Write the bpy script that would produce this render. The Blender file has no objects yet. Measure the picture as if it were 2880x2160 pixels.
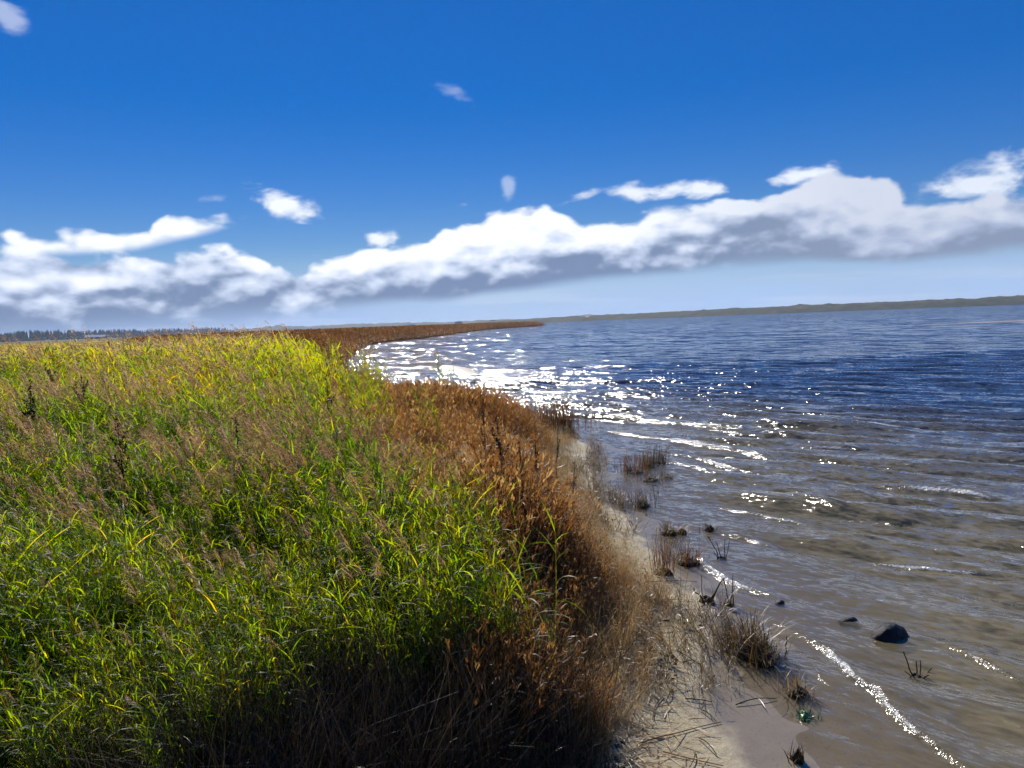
import bpy, math
import numpy as np
from mathutils import Vector, noise as mnoise

R = math.radians
rng = np.random.default_rng(11)
scene = bpy.context.scene
COL = scene.collection

# ------------------------------------------------------------------ camera
CAM_H = 2.6
cam_data = bpy.data.cameras.new('camera')
cam = bpy.data.objects.new('camera', cam_data)
COL.objects.link(cam)
cam.location = (0, 0, CAM_H)
_pitch, _roll = R(4.63), math.atan(0.0375)
_f = Vector((0, math.cos(_pitch), -math.sin(_pitch)))
_u0 = Vector((0, math.sin(_pitch), math.cos(_pitch)))
_r0 = Vector((1, 0, 0))
_r = _r0 * math.cos(_roll) + _u0 * -math.sin(_roll) * -1 * -1
_u = _u0 * math.cos(_roll) + _r0 * math.sin(_roll)
from mathutils import Matrix
cam.rotation_euler = Matrix((_r, _u, -_f)).transposed().to_euler()
cam_data.sensor_width = 36.0
cam_data.lens = 36.0 * 2160 / 2880
cam_data.clip_end = 12000
cam_data.clip_start = 0.05
scene.camera = cam

# ------------------------------------------------------------------ sun, exposure
SUN_AZ, SUN_EL = -14.0, 36.0          # degrees, azimuth from +Y towards +X
sun_data = bpy.data.lights.new('sun', 'SUN')
sun_data.energy = 5.0
sun_data.angle = R(0.53)
sun_data.color = (1.0, 0.95, 0.86)
sun = bpy.data.objects.new('sun', sun_data)
COL.objects.link(sun)
_sd = Vector((math.sin(R(SUN_AZ)) * math.cos(R(SUN_EL)), math.cos(R(SUN_AZ)) * math.cos(R(SUN_EL)), math.sin(R(SUN_EL))))
sun.rotation_euler = (-_sd).to_track_quat('-Z', 'Y').to_euler()
sun.location = _sd * 50

vs = scene.view_settings
vs.view_transform = 'Standard'
vs.look = 'None'
vs.exposure = 0.25
vs.gamma = 1.0
vs.use_curve_mapping = False
cy = scene.cycles
cy.use_denoising = True
cy.use_adaptive_sampling = True
cy.adaptive_threshold = 0.03
cy.adaptive_min_samples = 16
cy.max_bounces = 4
cy.diffuse_bounces = 1
cy.glossy_bounces = 1
cy.transmission_bounces = 2
cy.transparent_max_bounces = 8
cy.volume_bounces = 0
cy.caustics_reflective = False
cy.caustics_refractive = False
cy.sample_clamp_indirect = 4.0


# ------------------------------------------------------------------ node helpers
class NT:
    def __init__(self, tree):
        self.t = tree
        self.n = tree.nodes
        self.l = tree.links
        self.n.clear()

    def node(self, kind, **kw):
        nd = self.n.new(kind)
        for k, v in kw.items():
            setattr(nd, k, v)
        return nd

    def put(self, sock, v):
        if v is None:
            return
        if isinstance(v, bpy.types.NodeSocket):
            self.l.new(v, sock)
        else:
            if hasattr(sock, 'default_value'):
                try:
                    sock.default_value = v
                except Exception:
                    sock.default_value = tuple(v) + (1.0,)

    def m(self, op, a, b=None, c=None, clamp=False):
        nd = self.node('ShaderNodeMath', operation=op, use_clamp=clamp)
        for i, v in enumerate((a, b, c)):
            self.put(nd.inputs[i], v)
        return nd.outputs[0]

    def vm(self, op, a, b=None):
        nd = self.node('ShaderNodeVectorMath', operation=op)
        if op == 'SCALE':
            nd.inputs['Scale'].default_value = 0.05
        self.put(nd.inputs[0], a)
        if b is not None:
            self.put(nd.inputs[1], b)
        return nd.outputs[0]

    def smooth(self, x, lo, hi, a=0.0, b=1.0):
        nd = self.node('ShaderNodeMapRange', interpolation_type='SMOOTHSTEP')
        for i, v in enumerate((x, lo, hi, a, b)):
            self.put(nd.inputs[i], v)
        return nd.outputs[0]

    def noise(self, vec, scale, detail=4.0, rough=0.5, dist=0.0, out=0):
        nd = self.node('ShaderNodeTexNoise')
        self.put(nd.inputs['Vector'], vec)
        self.put(nd.inputs['Scale'], scale)
        self.put(nd.inputs['Detail'], detail)
        self.put(nd.inputs['Roughness'], rough)
        self.put(nd.inputs['Distortion'], dist)
        return nd.outputs[out]

    def mix(self, fac, a, b, blend='MIX'):
        nd = self.node('ShaderNodeMix', data_type='RGBA', blend_type=blend)
        self.put(nd.inputs[0], fac)
        self.put(nd.inputs[6], a)
        self.put(nd.inputs[7], b)
        return nd.outputs[2]

    def ramp(self, fac, stops, interp='LINEAR'):
        nd = self.node('ShaderNodeValToRGB')
        cr = nd.color_ramp
        cr.interpolation = interp
        while len(cr.elements) < len(stops):
            cr.elements.new(0.5)
        for e, (p, c) in zip(cr.elements, stops):
            e.position = p
            e.color = tuple(c) + (1.0,)
        self.put(nd.inputs[0], fac)
        return nd.outputs[0]

    def fcurve(self, x, pts, lo, hi, vmax):
        """piecewise curve of x in [lo, hi] with values in [0, vmax]"""
        nd = self.node('ShaderNodeFloatCurve')
        cu = nd.mapping.curves[0]
        P = [((a - lo) / (hi - lo), b / vmax) for a, b in pts]
        cu.points[0].location = P[0]
        cu.points[1].location = P[-1]
        for p in P[1:-1]:
            cu.points.new(*p)
        nd.mapping.use_clip = False
        nd.mapping.extend = 'HORIZONTAL'
        nd.mapping.update()
        xn = self.m('MULTIPLY_ADD', x, 1.0 / (hi - lo), -lo / (hi - lo), clamp=True)
        self.put(nd.inputs['Value'], xn)
        return self.m('MULTIPLY', nd.outputs[0], vmax)


# ------------------------------------------------------------------ world: sky and clouds
world = bpy.data.worlds.new('World')
scene.world = world
world.use_nodes = True
W = NT(world.node_tree)
SKY_STRENGTH = 0.066
sky = W.node('ShaderNodeTexSky', sky_type='NISHITA')
sky.sun_disc = False
sky.sun_elevation = R(SUN_EL)
sky.sun_rotation = R(SUN_AZ)
sky.air_density = 1.0
sky.dust_density = 0.0
sky.ozone_density = 2.5
sky.altitude = 0
tc = W.node('ShaderNodeTexCoord')
dirv = tc.outputs['Generated']
sep = W.node('ShaderNodeSeparateXYZ')
W.l.new(dirv, sep.inputs[0])
DX, DY, DZ = sep.outputs
az = W.m('MULTIPLY', W.m('ARCTAN2', DX, DY), 180 / math.pi)
el = W.m('MULTIPLY', W.m('ARCSINE', DZ), 180 / math.pi)
pv = W.vm('MULTIPLY', dirv, (1.0, 1.0, 1.9))
n1 = W.noise(pv, 9.0, 6.0, 0.54, 0.1)
n1s = W.noise(W.vm('ADD', pv, (-0.006, 0.0, 0.022)), 9.0, 3.0, 0.54, 0.1)
n2 = W.noise(W.vm('ADD', pv, (3.1, 1.7, 0.4)), 5.0, 3.0, 0.5)
n3 = W.noise(W.vm('MULTIPLY', dirv, (1.0, 1.0, 2.2)), 15.0, 5.0, 0.55, 0.2)
c1 = W.m('SUBTRACT', n1, 0.5)
c2 = W.m('SUBTRACT', n2, 0.5)
c3 = W.m('SUBTRACT', n3, 0.5)
relief = W.m('SUBTRACT', n1, n1s)
vor = W.node('ShaderNodeTexVoronoi', feature='SMOOTH_F1')
W.put(vor.inputs['Vector'], W.vm('ADD', W.vm('MULTIPLY', dirv, (1.0, 1.0, 1.35)), W.vm('SCALE', W.noise(pv, 14.0, 2.0, 0.5, 0.0, out=1), None)))
vor.inputs['Scale'].default_value = 17.0
vor.inputs['Detail'].default_value = 1.6
vor.inputs['Roughness'].default_value = 0.5
vor.inputs['Smoothness'].default_value = 0.35
puff = W.m('SUBTRACT', 0.60, vor.outputs['Distance'])

LO, HI = -50.0, 50.0
top_pts = [(-50, 5.9), (-42, 5.6), (-33.1, 5.9), (-27.3, 5.7), (-23, 5.7), (-19, 5.8), (-16.5, 5.0), (-12.5, 5.4), (-9, 6.0), (-6.5, 6.4),
           (-4.2, 7.8), (-1, 8.4), (2.8, 8.2), (5, 7.6), (9, 7.8), (14, 7.9), (18, 8.0), (20.5, 9.2), (23, 9.8), (25.8, 9.0), (28, 6.9), (31, 6.6),
           (34, 7.1), (42, 6.6), (50, 5.8)]
bot_pts = [(-50, 0.4), (-33, 0.0), (-24, 0.3), (-16, 1.2), (-11.2, 1.8), (-3.4, 2.0), (4.5, 2.8), (12.2, 3.4), (19.5, 3.5), (26.2, 3.3), (34, 3.4), (50, 3.0)]
top = W.fcurve(az, top_pts, LO, HI, 12.0)
bot = W.fcurve(az, bot_pts, LO, HI, 12.0)
t_d = W.m('ADD', W.m('SUBTRACT', top, el), W.m('ADD', W.m('MULTIPLY', c1, 3.6), W.m('MULTIPLY', puff, 1.25)))
b_d = W.m('ADD', W.m('SUBTRACT', el, bot), W.m('MULTIPLY', c2, 1.8))
bank = W.m('MULTIPLY', W.smooth(t_d, 0.0, 0.6), W.smooth(b_d, -0.6, W.smooth(az, -24.0, -8.0, 1.8, 0.35)))
hrel = W.m('DIVIDE', W.m('SUBTRACT', el, bot), W.m('SUBTRACT', top, bot))
dark_h = W.fcurve(az, [(-50, 0.6), (-33, 0.6), (-24, 0.56), (-16, 0.40), (-10, 0.33), (-3, 0.30), (5, 0.38), (12, 0.40), (20, 0.30), (28, 0.36), (34, 0.38), (50, 0.5)], LO, HI, 1.0)
lit = W.m('ADD', W.m('SUBTRACT', hrel, dark_h), W.m('ADD', W.m('ADD', W.m('MULTIPLY', c3, 0.30), W.m('MULTIPLY', puff, 0.45)), W.m('MULTIPLY', relief, 2.8)))
lit = W.m('ADD', W.m('ADD', lit, 0.10), W.m('MULTIPLY', c2, 1.5))
side = W.smooth(az, 6.0, 26.0)
white = W.mix(side, (1.0, 1.04, 1.10), (0.66, 0.72, 0.86))
grey = W.mix(side, (0.20, 0.28, 0.46), (0.26, 0.33, 0.48))
midc = W.mix(side, (0.62, 0.72, 0.93), (0.44, 0.52, 0.72))
lo_c = W.mix(W.smooth(lit, -0.38, 0.16), grey, midc)
bank_c = W.mix(W.smooth(lit, -0.02, 0.50), lo_c, white)

# long pale streak above the left bank
s_top = W.fcurve(az, [(-50, 5.9), (-40, 6.1), (-33, 6.2), (-29, 6.9), (-25, 7.6), (-21, 8.0), (-19.3, 7.6), (-18.0, 6.2), (-15, 5.0), (50, 4.0)], LO, HI, 12.0)
s_bot = W.fcurve(az, [(-50, 5.0), (-33, 5.0), (-27, 5.3), (-24, 5.9), (-20.5, 6.9), (-18.6, 7.4), (-15, 7.5), (50, 8.0)], LO, HI, 12.0)
st = W.m('MULTIPLY', W.smooth(W.m('ADD', W.m('SUBTRACT', s_top, el), W.m('ADD', W.m('MULTIPLY', c1, 3.0), W.m('MULTIPLY', puff, 1.6))), 0.0, 0.7),
         W.smooth(W.m('ADD', W.m('SUBTRACT', el, s_bot), W.m('MULTIPLY', c2, 1.4)), -0.15, 0.5))
s_lit = W.m('ADD', W.m('SUBTRACT', el, s_bot), W.m('ADD', W.m('MULTIPLY', c3, 2.0), W.m('MULTIPLY', relief, 5.0)))
st_c = W.mix(W.smooth(s_lit, -0.2, 0.9), (0.62, 0.72, 0.93), (1.0, 1.04, 1.10))

# small separate clouds: azimuth, elevation, half width, half height, opacity, slant
wisps = [(-16.0, 8.7, 2.1, 1.25, 1.0, -0.25), (-9.4, 6.4, 1.2, 0.65, 0.95, -0.1), (-3.2, 16.0, 1.8, 0.9, 0.25, -0.25),
         (0.3, 9.7, 0.6, 1.1, 0.35, 0.0), (6.0, 9.0, 1.4, 0.45, 0.6, 0.05), (11.5, 8.9, 6.0, 0.75, 0.9, 0.02), (33.5, 8.1, 4.2, 1.15, 0.8, 0.22),
         (21.0, 9.3, 3.0, 0.7, 0.9, 0.12), (-32.0, 19.2, 1.6, 0.9, 0.4, -0.3), (-20.5, 9.1, 1.6, 0.45, 0.3, 0.0)]
wsum = None
for (a0, e0, ra, re, op, sl) in wisps:
    da = W.m('SUBTRACT', az, a0)
    de = W.m('SUBTRACT', W.m('SUBTRACT', el, e0), W.m('MULTIPLY', da, sl))
    r2 = W.m('ADD', W.m('POWER', W.m('DIVIDE', da, ra), 2.0), W.m('POWER', W.m('DIVIDE', de, re), 2.0))
    g = W.m('ADD', W.m('EXPONENT', W.m('MULTIPLY', r2, -1.0)), W.m('ADD', W.m('MULTIPLY', c3, 2.6), W.m('MULTIPLY', c1, 1.6)))
    k = W.m('MULTIPLY', W.smooth(g, 0.36, 1.0), W.m('MULTIPLY', W.smooth(r2, 3.6, 0.8), op))
    wsum = k if wsum is None else W.m('MAXIMUM', wsum, k)
wisp_c = (0.95, 1.0, 1.08)
# pale milky air under the clouds, low over the horizon
low = W.m('MULTIPLY', W.smooth(el, 6.0, 0.6), W.m('MULTIPLY_ADD', c2, 0.7, 0.95), clamp=True)
low_c = W.mix(W.smooth(az, -30.0, 0.0), (0.30, 0.44, 0.73), (0.42, 0.59, 0.90))
stripes = W.noise(W.vm('MULTIPLY', dirv, (1.0, 1.0, 16.0)), 3.2, 3.0, 0.55)
low_c = W.mix(W.m('MULTIPLY', W.smooth(stripes, 0.5, 0.68), 0.3), low_c, (0.66, 0.76, 0.97))

hs = W.node('ShaderNodeHueSaturation')
hs.inputs['Hue'].default_value = 0.520
hs.inputs['Saturation'].default_value = 1.58
hs.inputs['Value'].default_value = 0.86
W.l.new(sky.outputs[0], hs.inputs['Color'])
K = 0.85 / SKY_STRENGTH
def up(c):
    nd = W.node('ShaderNodeVectorMath', operation='SCALE')
    W.put(nd.inputs[0], c if isinstance(c, bpy.types.NodeSocket) else c)
    nd.inputs['Scale'].default_value = K
    return nd.outputs[0]
colr = W.mix(0.36, hs.outputs[0], up((0.028, 0.19, 0.70)))      # clear blue of a dry north-westerly day
colr = W.mix(low, colr, up(low_c))
colr = W.mix(wsum, colr, up(wisp_c))
colr = W.mix(st, colr, up(st_c))
colr = W.mix(bank, colr, up(bank_c))
bg = W.node('ShaderNodeBackground')
bg.inputs['Strength'].default_value = SKY_STRENGTH
W.l.new(colr, bg.inputs['Color'])
wo = W.node('ShaderNodeOutputWorld')
W.l.new(bg.outputs[0], wo.inputs['Surface'])
world.cycles.sampling_method = 'MANUAL'
world.cycles.sample_map_resolution = 512


# ------------------------------------------------------------------ mesh helpers
class MB:
    """collects strips and tubes; build() links them as one mesh"""
    def __init__(self):
        self.v, self.f, self.a, self.n = [], [], [], 0

    def add(self, verts, faces, val=0.5):
        verts = np.asarray(verts, float)
        self.v.append(verts)
        n = self.n
        self.f.extend([tuple(int(i) + n for i in fc) for fc in faces])
        self.a.append(np.full(len(verts), val, float) if np.isscalar(val) else np.asarray(val, float))
        self.n += len(verts)

    def strip(self, pts, widths, side, val=0.5):
        pts = np.asarray(pts, float)
        side = np.asarray(side, float)
        if side.ndim == 1:
            side = np.repeat(side[None], len(pts), 0)
        w = np.asarray(widths, float)[:, None] * 0.5
        vv = np.empty((2 * len(pts), 3))
        vv[0::2] = pts - side * w
        vv[1::2] = pts + side * w
        self.add(vv, [(2 * i, 2 * i + 1, 2 * i + 3, 2 * i + 2) for i in range(len(pts) - 1)], val)

    def tube(self, pts, rad, sides=3, val=0.5, cap=False):
        pts = np.asarray(pts, float)
        rad = np.broadcast_to(np.asarray(rad, float), (len(pts),))
        d = np.gradient(pts, axis=0)
        d /= np.linalg.norm(d, axis=1)[:, None] + 1e-9
        ref = np.array([0.31, 0.95, 0.05]) if abs(d[:, 1]).max() < 0.9 else np.array([0.95, 0.1, 0.3])
        u = np.cross(d, ref)
        u /= np.linalg.norm(u, axis=1)[:, None] + 1e-9
        w = np.cross(d, u)
        vv = []
        for k in range(sides):
            a = 2 * math.pi * k / sides
            vv.append(pts + (u * math.cos(a) + w * math.sin(a)) * rad[:, None])
        vv = np.stack(vv, 1).reshape(-1, 3)
        n = len(pts)
        fs = []
        for i in range(n - 1):
            for k in range(sides):
                a, b = i * sides + k, i * sides + (k + 1) % sides
                fs.append((a, b, b + sides, a + sides))
        if cap:
            fs.append(tuple(range(sides))[::-1])
            fs.append(tuple((n - 1) * sides + k for k in range(sides)))
        self.add(vv, fs, val)

    def mesh(self, name, mat):
        me = bpy.data.meshes.new(name)
        v = np.concatenate(self.v) if self.v else np.zeros((0, 3))
        me.from_pydata(v.tolist(), [], self.f)
        at = me.attributes.new('val', 'FLOAT', 'POINT')
        at.data.foreach_set('value', np.concatenate(self.a).astype(np.float32))
        for mt in (mat if isinstance(mat, (list, tuple)) else [mat]):
            me.materials.append(mt)
        return me

    def build(self, name, mat, parent=None, smooth=True, loc=None):
        me = self.mesh(name, mat)
        if smooth:
            me.polygons.foreach_set('use_smooth', np.ones(len(me.polygons), bool))
        ob = bpy.data.objects.new(name, me)
        COL.objects.link(ob)
        if loc is not None:
            ob.location = loc
        if parent is not None:
            ob.parent = parent
        return ob


def tag(o, label=None, cat=None, group=None, kind=None):
    if label:
        o['label'] = label
    if cat:
        o['category'] = cat
    if group:
        o['group'] = group
    if kind:
        o['kind'] = kind
    return o


def empty(name, loc, rz=0.0):
    o = bpy.data.objects.new(name, None)
    COL.objects.link(o)
    o.location = loc
    o.rotation_euler = (0, 0, rz)
    o.empty_display_size = 0.1
    return o


def grid_mesh(name, V, mat, attrs=None, smooth=True):
    """V: rows x cols x 3"""
    r, c = V.shape[:2]
    me = bpy.data.meshes.new(name)
    nv = r * c
    idx = np.arange(nv).reshape(r, c)
    q = np.stack([idx[:-1, :-1], idx[:-1, 1:], idx[1:, 1:], idx[1:, :-1]], -1).reshape(-1, 4)
    me.vertices.add(nv)
    me.vertices.foreach_set('co', V.reshape(-1).astype(np.float32))
    me.loops.add(q.size)
    me.loops.foreach_set('vertex_index', q.reshape(-1).astype(np.int32))
    me.polygons.add(len(q))
    me.polygons.foreach_set('loop_start', (np.arange(len(q)) * 4).astype(np.int32))
    me.polygons.foreach_set('loop_total', np.full(len(q), 4, np.int32))
    if smooth:
        me.polygons.foreach_set('use_smooth', np.ones(len(q), bool))
    for k, a in (attrs or {}).items():
        at = me.attributes.new(k, 'FLOAT', 'POINT')
        at.data.foreach_set('value', a.reshape(-1).astype(np.float32))
    me.update(calc_edges=True)
    me.materials.append(mat)
    ob = bpy.data.objects.new(name, me)
    COL.objects.link(ob)
    return ob


def new_mat(name):
    m = bpy.data.materials.new(name)
    m.use_nodes = True
    return m, NT(m.node_tree)


def out(T, sh, vol=None):
    o = T.node('ShaderNodeOutputMaterial')
    T.l.new(sh, o.inputs['Surface'])


def vnoise(x, y, s, seed=0):
    """cheap smooth value noise on arrays, range about -1..1"""
    x = np.asarray(x, float) * s + seed * 17.31
    y = np.asarray(y, float) * s + seed * 9.73
    xi, yi = np.floor(x), np.floor(y)
    fx, fy = x - xi, y - yi
    fx, fy = fx * fx * (3 - 2 * fx), fy * fy * (3 - 2 * fy)
    def h(a, b):
        q = np.sin(a * 127.1 + b * 311.7 + seed * 3.3) * 43758.5453
        return (q - np.floor(q)) * 2 - 1
    return (h(xi, yi) * (1 - fx) + h(xi + 1, yi) * fx) * (1 - fy) + (h(xi, yi + 1) * (1 - fx) + h(xi + 1, yi + 1) * fx) * fy


def sstep(x, lo, hi):
    t = np.clip((np.asarray(x, float) - lo) / (hi - lo), 0, 1)
    return t * t * (3 - 2 * t)


# ------------------------------------------------------------------ the shore
SHORE = np.array([(-60, 1.6), (-20, 1.5), (0, 1.35), (4.2, 1.36), (5.5, 1.50), (6.5, 1.80), (7.5, 1.75), (9, 1.58), (10, 1.5), (11, 1.36), (12.3, 1.40), (15.6, 1.65),
                  (17.3, 1.30), (19, 0.4), (21, -0.8), (24, -2.6), (27, -5.0), (40, -9), (60, -13.2), (86, -17.6), (110, -20.6), (133, -20.5), (153, -17.1), (214, -14.4), (286, -10.9),
                  (337, -0.2), (385, 13.0), (398, 16.6), (404, 15.0), (412, 0.0), (450, -60), (900, -120), (6000, -300)])


def shore_x(y):
    y = np.asarray(y, float)
    return np.interp(y, SHORE[:, 0], SHORE[:, 1]) + 0.04 * np.sin(y * 2.1 + 0.5) * sstep(y, 3, 5) + 0.03 * np.sin(y * 4.7) * (y < 60)


def ground_z(x, y):
    x, y = np.asarray(x, float), np.asarray(y, float)
    d = shore_x(y) - x
    land = 0.012 + 0.055 * np.clip(d, 0, 0.7) / 0.7 + 0.30 * sstep(d, 0.5, 3.0) + 0.25 * sstep(d, 3, 14)
    water = np.maximum(-1.3, 0.012 + 0.045 * np.minimum(d, 0) - 0.0)
    z = np.where(d > 0, land, water)
    near = sstep(60 - y, 0, 20)
    z = z + near * sstep(d, 0.15, 0.9) * (0.018 * vnoise(x, y, 2.3, 1) + 0.012 * vnoise(x, y, 6.0, 2) + 0.006 * vnoise(x, y, 15.0, 3))
    z = z + near * sstep(-d, -0.3, 0.4) * 0.006 * vnoise(x, y, 5.0, 4)
    return z


def gz(x, y):
    return float(ground_z(np.array([x]), np.array([y]))[0])


# sand and soil material
M_ground, T = new_mat('sand_and_soil')
geo = T.node('ShaderNodeNewGeometry')
pos = geo.outputs['Position']
at_d = T.node('ShaderNodeAttribute', attribute_name='inland')
d_in = at_d.outputs['Fac']
sp = T.node('ShaderNodeSeparateXYZ')
T.l.new(pos, sp.inputs[0])
na = T.noise(pos, 3.0, 6.0, 0.6)
nb = T.noise(pos, 45.0, 4.0, 0.6)
nc = T.noise(pos, 320.0, 2.0, 0.6)
sand = T.ramp(na, [(0.3, (0.36, 0.300, 0.190)), (0.7, (0.46, 0.390, 0.255))])
sand = T.mix(T.smooth(nb, 0.52, 0.75, 0.0, 0.45), sand, (0.20, 0.15, 0.10))
sand = T.mix(T.smooth(nc, 0.55, 0.8, 0.0, 0.5), sand, (0.14, 0.11, 0.08))
wet = T.smooth(T.m('ADD', d_in, T.m('MULTIPLY', T.m('SUBTRACT', na, 0.5), 0.4)), 0.36, 0.06)
wetc = T.mix(1.0, sand, (0.55, 0.53, 0.54), 'MULTIPLY')
c_sand = T.mix(wet, sand, wetc)
bed = T.ramp(T.noise(pos, 1.3, 5.0, 0.6), [(0.35, (0.085, 0.070, 0.042)), (0.65, (0.17, 0.135, 0.085))])
c_sand = T.mix(T.smooth(d_in, -1.0, -9.0), c_sand, bed)
soil = T.ramp(T.noise(pos, 12.0, 5.0, 0.65), [(0.3, (0.030, 0.022, 0.012)), (0.7, (0.095, 0.07, 0.04))])
soil_f = T.smooth(T.m('ADD', d_in, T.m('MULTIPLY', T.m('SUBTRACT', na, 0.5), 1.2)), 1.5, 2.4)
c_all = T.mix(soil_f, c_sand, soil)
far_f = T.smooth(sp.outputs[1], 120.0, 500.0)
marsh = T.ramp(T.noise(pos, 0.02, 5.0, 0.6), [(0.3, (0.05, 0.06, 0.025)), (0.7, (0.10, 0.09, 0.04))])
c_all = T.mix(T.m('MULTIPLY', far_f, T.smooth(d_in, 0.0, 4.0)), c_all, marsh)
pb = T.node('ShaderNodeBsdfPrincipled')
T.l.new(c_all, pb.inputs['Base Color'])
T.put(pb.inputs['Roughness'], T.m('SUBTRACT', 0.95, T.m('MULTIPLY', wet, 0.72)))
T.put(pb.inputs['Specular IOR Level'], T.m('MULTIPLY_ADD', wet, 0.35, 0.15))
bp = T.node('ShaderNodeBump')
bp.inputs['Distance'].default_value = 0.02
T.put(bp.inputs['Strength'], T.m('SUBTRACT', 0.75, T.m('MULTIPLY', wet, 0.66)))
hh = T.m('ADD', T.m('MULTIPLY', T.noise(pos, 14.0, 6.0, 0.65), 1.6), T.m('MULTIPLY', nc, 0.25))
T.l.new(hh, bp.inputs['Height'])
T.l.new(bp.outputs[0], pb.inputs['Normal'])
out(T, pb.outputs[0])

ys = [np.arange(-60, 0, 6.0), np.arange(0, 3, 0.25), np.arange(3, 12, 0.035)]
yy = 12.0
tail = []
while yy < 5000:
    tail.append(yy)
    yy *= 1.012 if yy < 60 else 1.05
ys = np.concatenate(ys + [np.array(tail)])
ds = np.concatenate([-np.geomspace(4000, 4, 26), np.arange(-3.8, -1.2, 0.2), np.arange(-1.2, 3.2, 0.035), np.geomspace(3.3, 4000, 40)])
D, Y = np.meshgrid(ds, ys)
X = shore_x(Y) - D
Z = ground_z(X, Y)
ground = grid_mesh('ground', np.stack([X, Y, Z], -1), M_ground, {'inland': D})
tag(ground, 'sandy beach and marsh ground with the shallow lake bed', kind='structure')

# ------------------------------------------------------------------ water
CRESTS = [  # world points along each breaking ripple, height, seaward run
    ([(1.85, 8.25), (2.03, 7.35), (2.33, 6.75)], 0.038, 0.20),
    ([(2.02, 6.45), (2.23, 5.97), (2.37, 5.69), (2.37, 5.33), (2.38, 4.96), (2.38, 4.55), (2.46, 4.0), (2.5, 3.4)], 0.034, 0.17),
    ([(2.3, 9.0), (2.65, 8.7), (2.89, 8.24)], 0.040, 0.22),
    ([(3.0, 11.2), (3.69, 10.49), (4.15, 9.7)], 0.042, 0.26),
    ([(5.1, 11.3), (6.12, 10.42), (6.8, 9.5)], 0.040, 0.30),
    ([(2.6, 13.7), (3.11, 12.74), (3.5, 11.8)], 0.038, 0.24),
    ([(1.95, 17.8), (3.24, 15.92), (4.3, 13.97), (4.85, 12.5)], 0.048, 0.32),
    ([(2.2, 20.7), (3.62, 18.66), (5.18, 16.66), (6.0, 15.5)], 0.050, 0.34),
    ([(5.4, 19.1), (6.5, 17.8)], 0.042, 0.30),
    ([(5.3, 14.7), (6.5, 14.0)], 0.042, 0.30),
    ([(7.9, 13.6), (9.4, 13.3)], 0.045, 0.32),
    ([(3.45, 9.6), (4.36, 9.28), (5.05, 8.9)], 0.018, 0.26),
    ([(3.0, 8.1), (4.03, 7.45), (4.9, 6.8)], 0.028, 0.28),
    ([(3.2, 5.7), (3.39, 5.36), (3.55, 4.95)], 0.030, 0.20),
    ([(2.9, 7.0), (3.25, 6.55)], 0.022, 0.18),
    ([(2.15, 5.70), (2.14, 5.18), (2.12, 4.75)], 0.010, 0.10),
    ([(1.2, 24.5), (3.0, 22.6), (4.6, 20.6)], 0.050, 0.36),
    ([(0.2, 29.0), (2.6, 26.4), (5.0, 23.6)], 0.050, 0.38),
    ([(-0.8, 34.0), (1.8, 31.0), (4.2, 28.0)], 0.050, 0.40),
    ([(7.2, 16.8), (8.9, 15.9)], 0.045, 0.34), ([(9.5, 18.0), (11.2, 17.4)], 0.045, 0.34), ([(6.9, 20.4), (8.4, 19.4)], 0.045, 0.34),
    ([(6.2, 12.6), (7.4, 12.0)], 0.035, 0.30), ([(4.4, 6.2), (5.3, 5.5)], 0.022, 0.25), ([(5.2, 8.2), (6.3, 7.7)], 0.028, 0.28),
]
CRESTS += [([(2.2, 15.2), (3.3, 13.6), (4.2, 12.0), (4.9, 10.6)], 0.030, 0.28), ([(4.0, 17.8), (5.4, 15.6), (6.9, 13.2)], 0.030, 0.32),
           ([(3.1, 12.5), (4.4, 11.2), (5.3, 9.9)], 0.028, 0.28), ([(2.5, 10.3), (3.1, 9.6), (3.6, 8.9)], 0.030, 0.24),
           ([(5.4, 13.1), (6.8, 11.6), (7.9, 10.1)], 0.030, 0.32), ([(3.7, 7.0), (4.5, 6.2), (5.2, 5.3)], 0.022, 0.26), ([(5.6, 9.6), (6.6, 8.7), (7.4, 7.7)], 0.026, 0.3)]
NLINE = len(CRESTS)
_wr = np.random.default_rng(77)
for k in range(26):                       # wave trains running in to the shore, each row broken into lengths
    off_ = 1.6 + 0.92 * k + _wr.normal() * 0.12
    u_ = -9.0
    while u_ < 9.0:
        ln_ = _wr.uniform(1.2, 3.6) * (1 + 0.03 * k)
        if _wr.random() < 0.72:
            cx, cy_ = 1.7 + off_ * 0.66, 7.0 + off_ * 0.75
            turn = -0.80 - 0.10 * math.exp(-off_ / 3.0)
            dx_, dy_ = math.cos(turn), math.sin(turn)
            pp = []
            for q_ in np.linspace(0, 1, 4):
                uu = u_ + ln_ * q_
                bow = 0.02 * uu * uu * math.exp(-off_ / 4.0)
                pp.append((cx + dx_ * uu + 0.06 * _wr.normal() + bow, cy_ + dy_ * uu + 0.06 * _wr.normal()))
            if all(p[0] > float(np.interp(p[1], SHORE[:, 0], SHORE[:, 1])) + 0.9 and p[1] > 3.0 for p in pp):
                CRESTS.append((pp, _wr.uniform(0.012, 0.026), _wr.uniform(0.22, 0.36)))
        u_ += ln_ * _wr.uniform(0.75, 1.25)
rows = []
yy = 2.2
while yy < 4800:
    rows.append(yy)
    if yy < 42:
        yy += min(max(yy * yy / 2300.0, 0.013), 0.058 if yy < 26 else 0.085)
    elif yy < 220:
        yy *= 1.014
    else:
        yy *= 1.10
rows = np.array(rows)
NC = 560
tcol = np.linspace(0, 1, NC) ** 1.12
x0 = shore_x(rows) - 0.5
x1 = np.minimum(rows * 0.78 + 6.0 + np.where(rows > 300, rows * 1.2, 0), 5500.0)
X = x0[:, None] + (x1 - x0)[:, None] * tcol[None]
Y = np.repeat(rows[:, None], NC, 1)
dwat = X - shore_x(Y)                                     # metres out from the waterline
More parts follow.
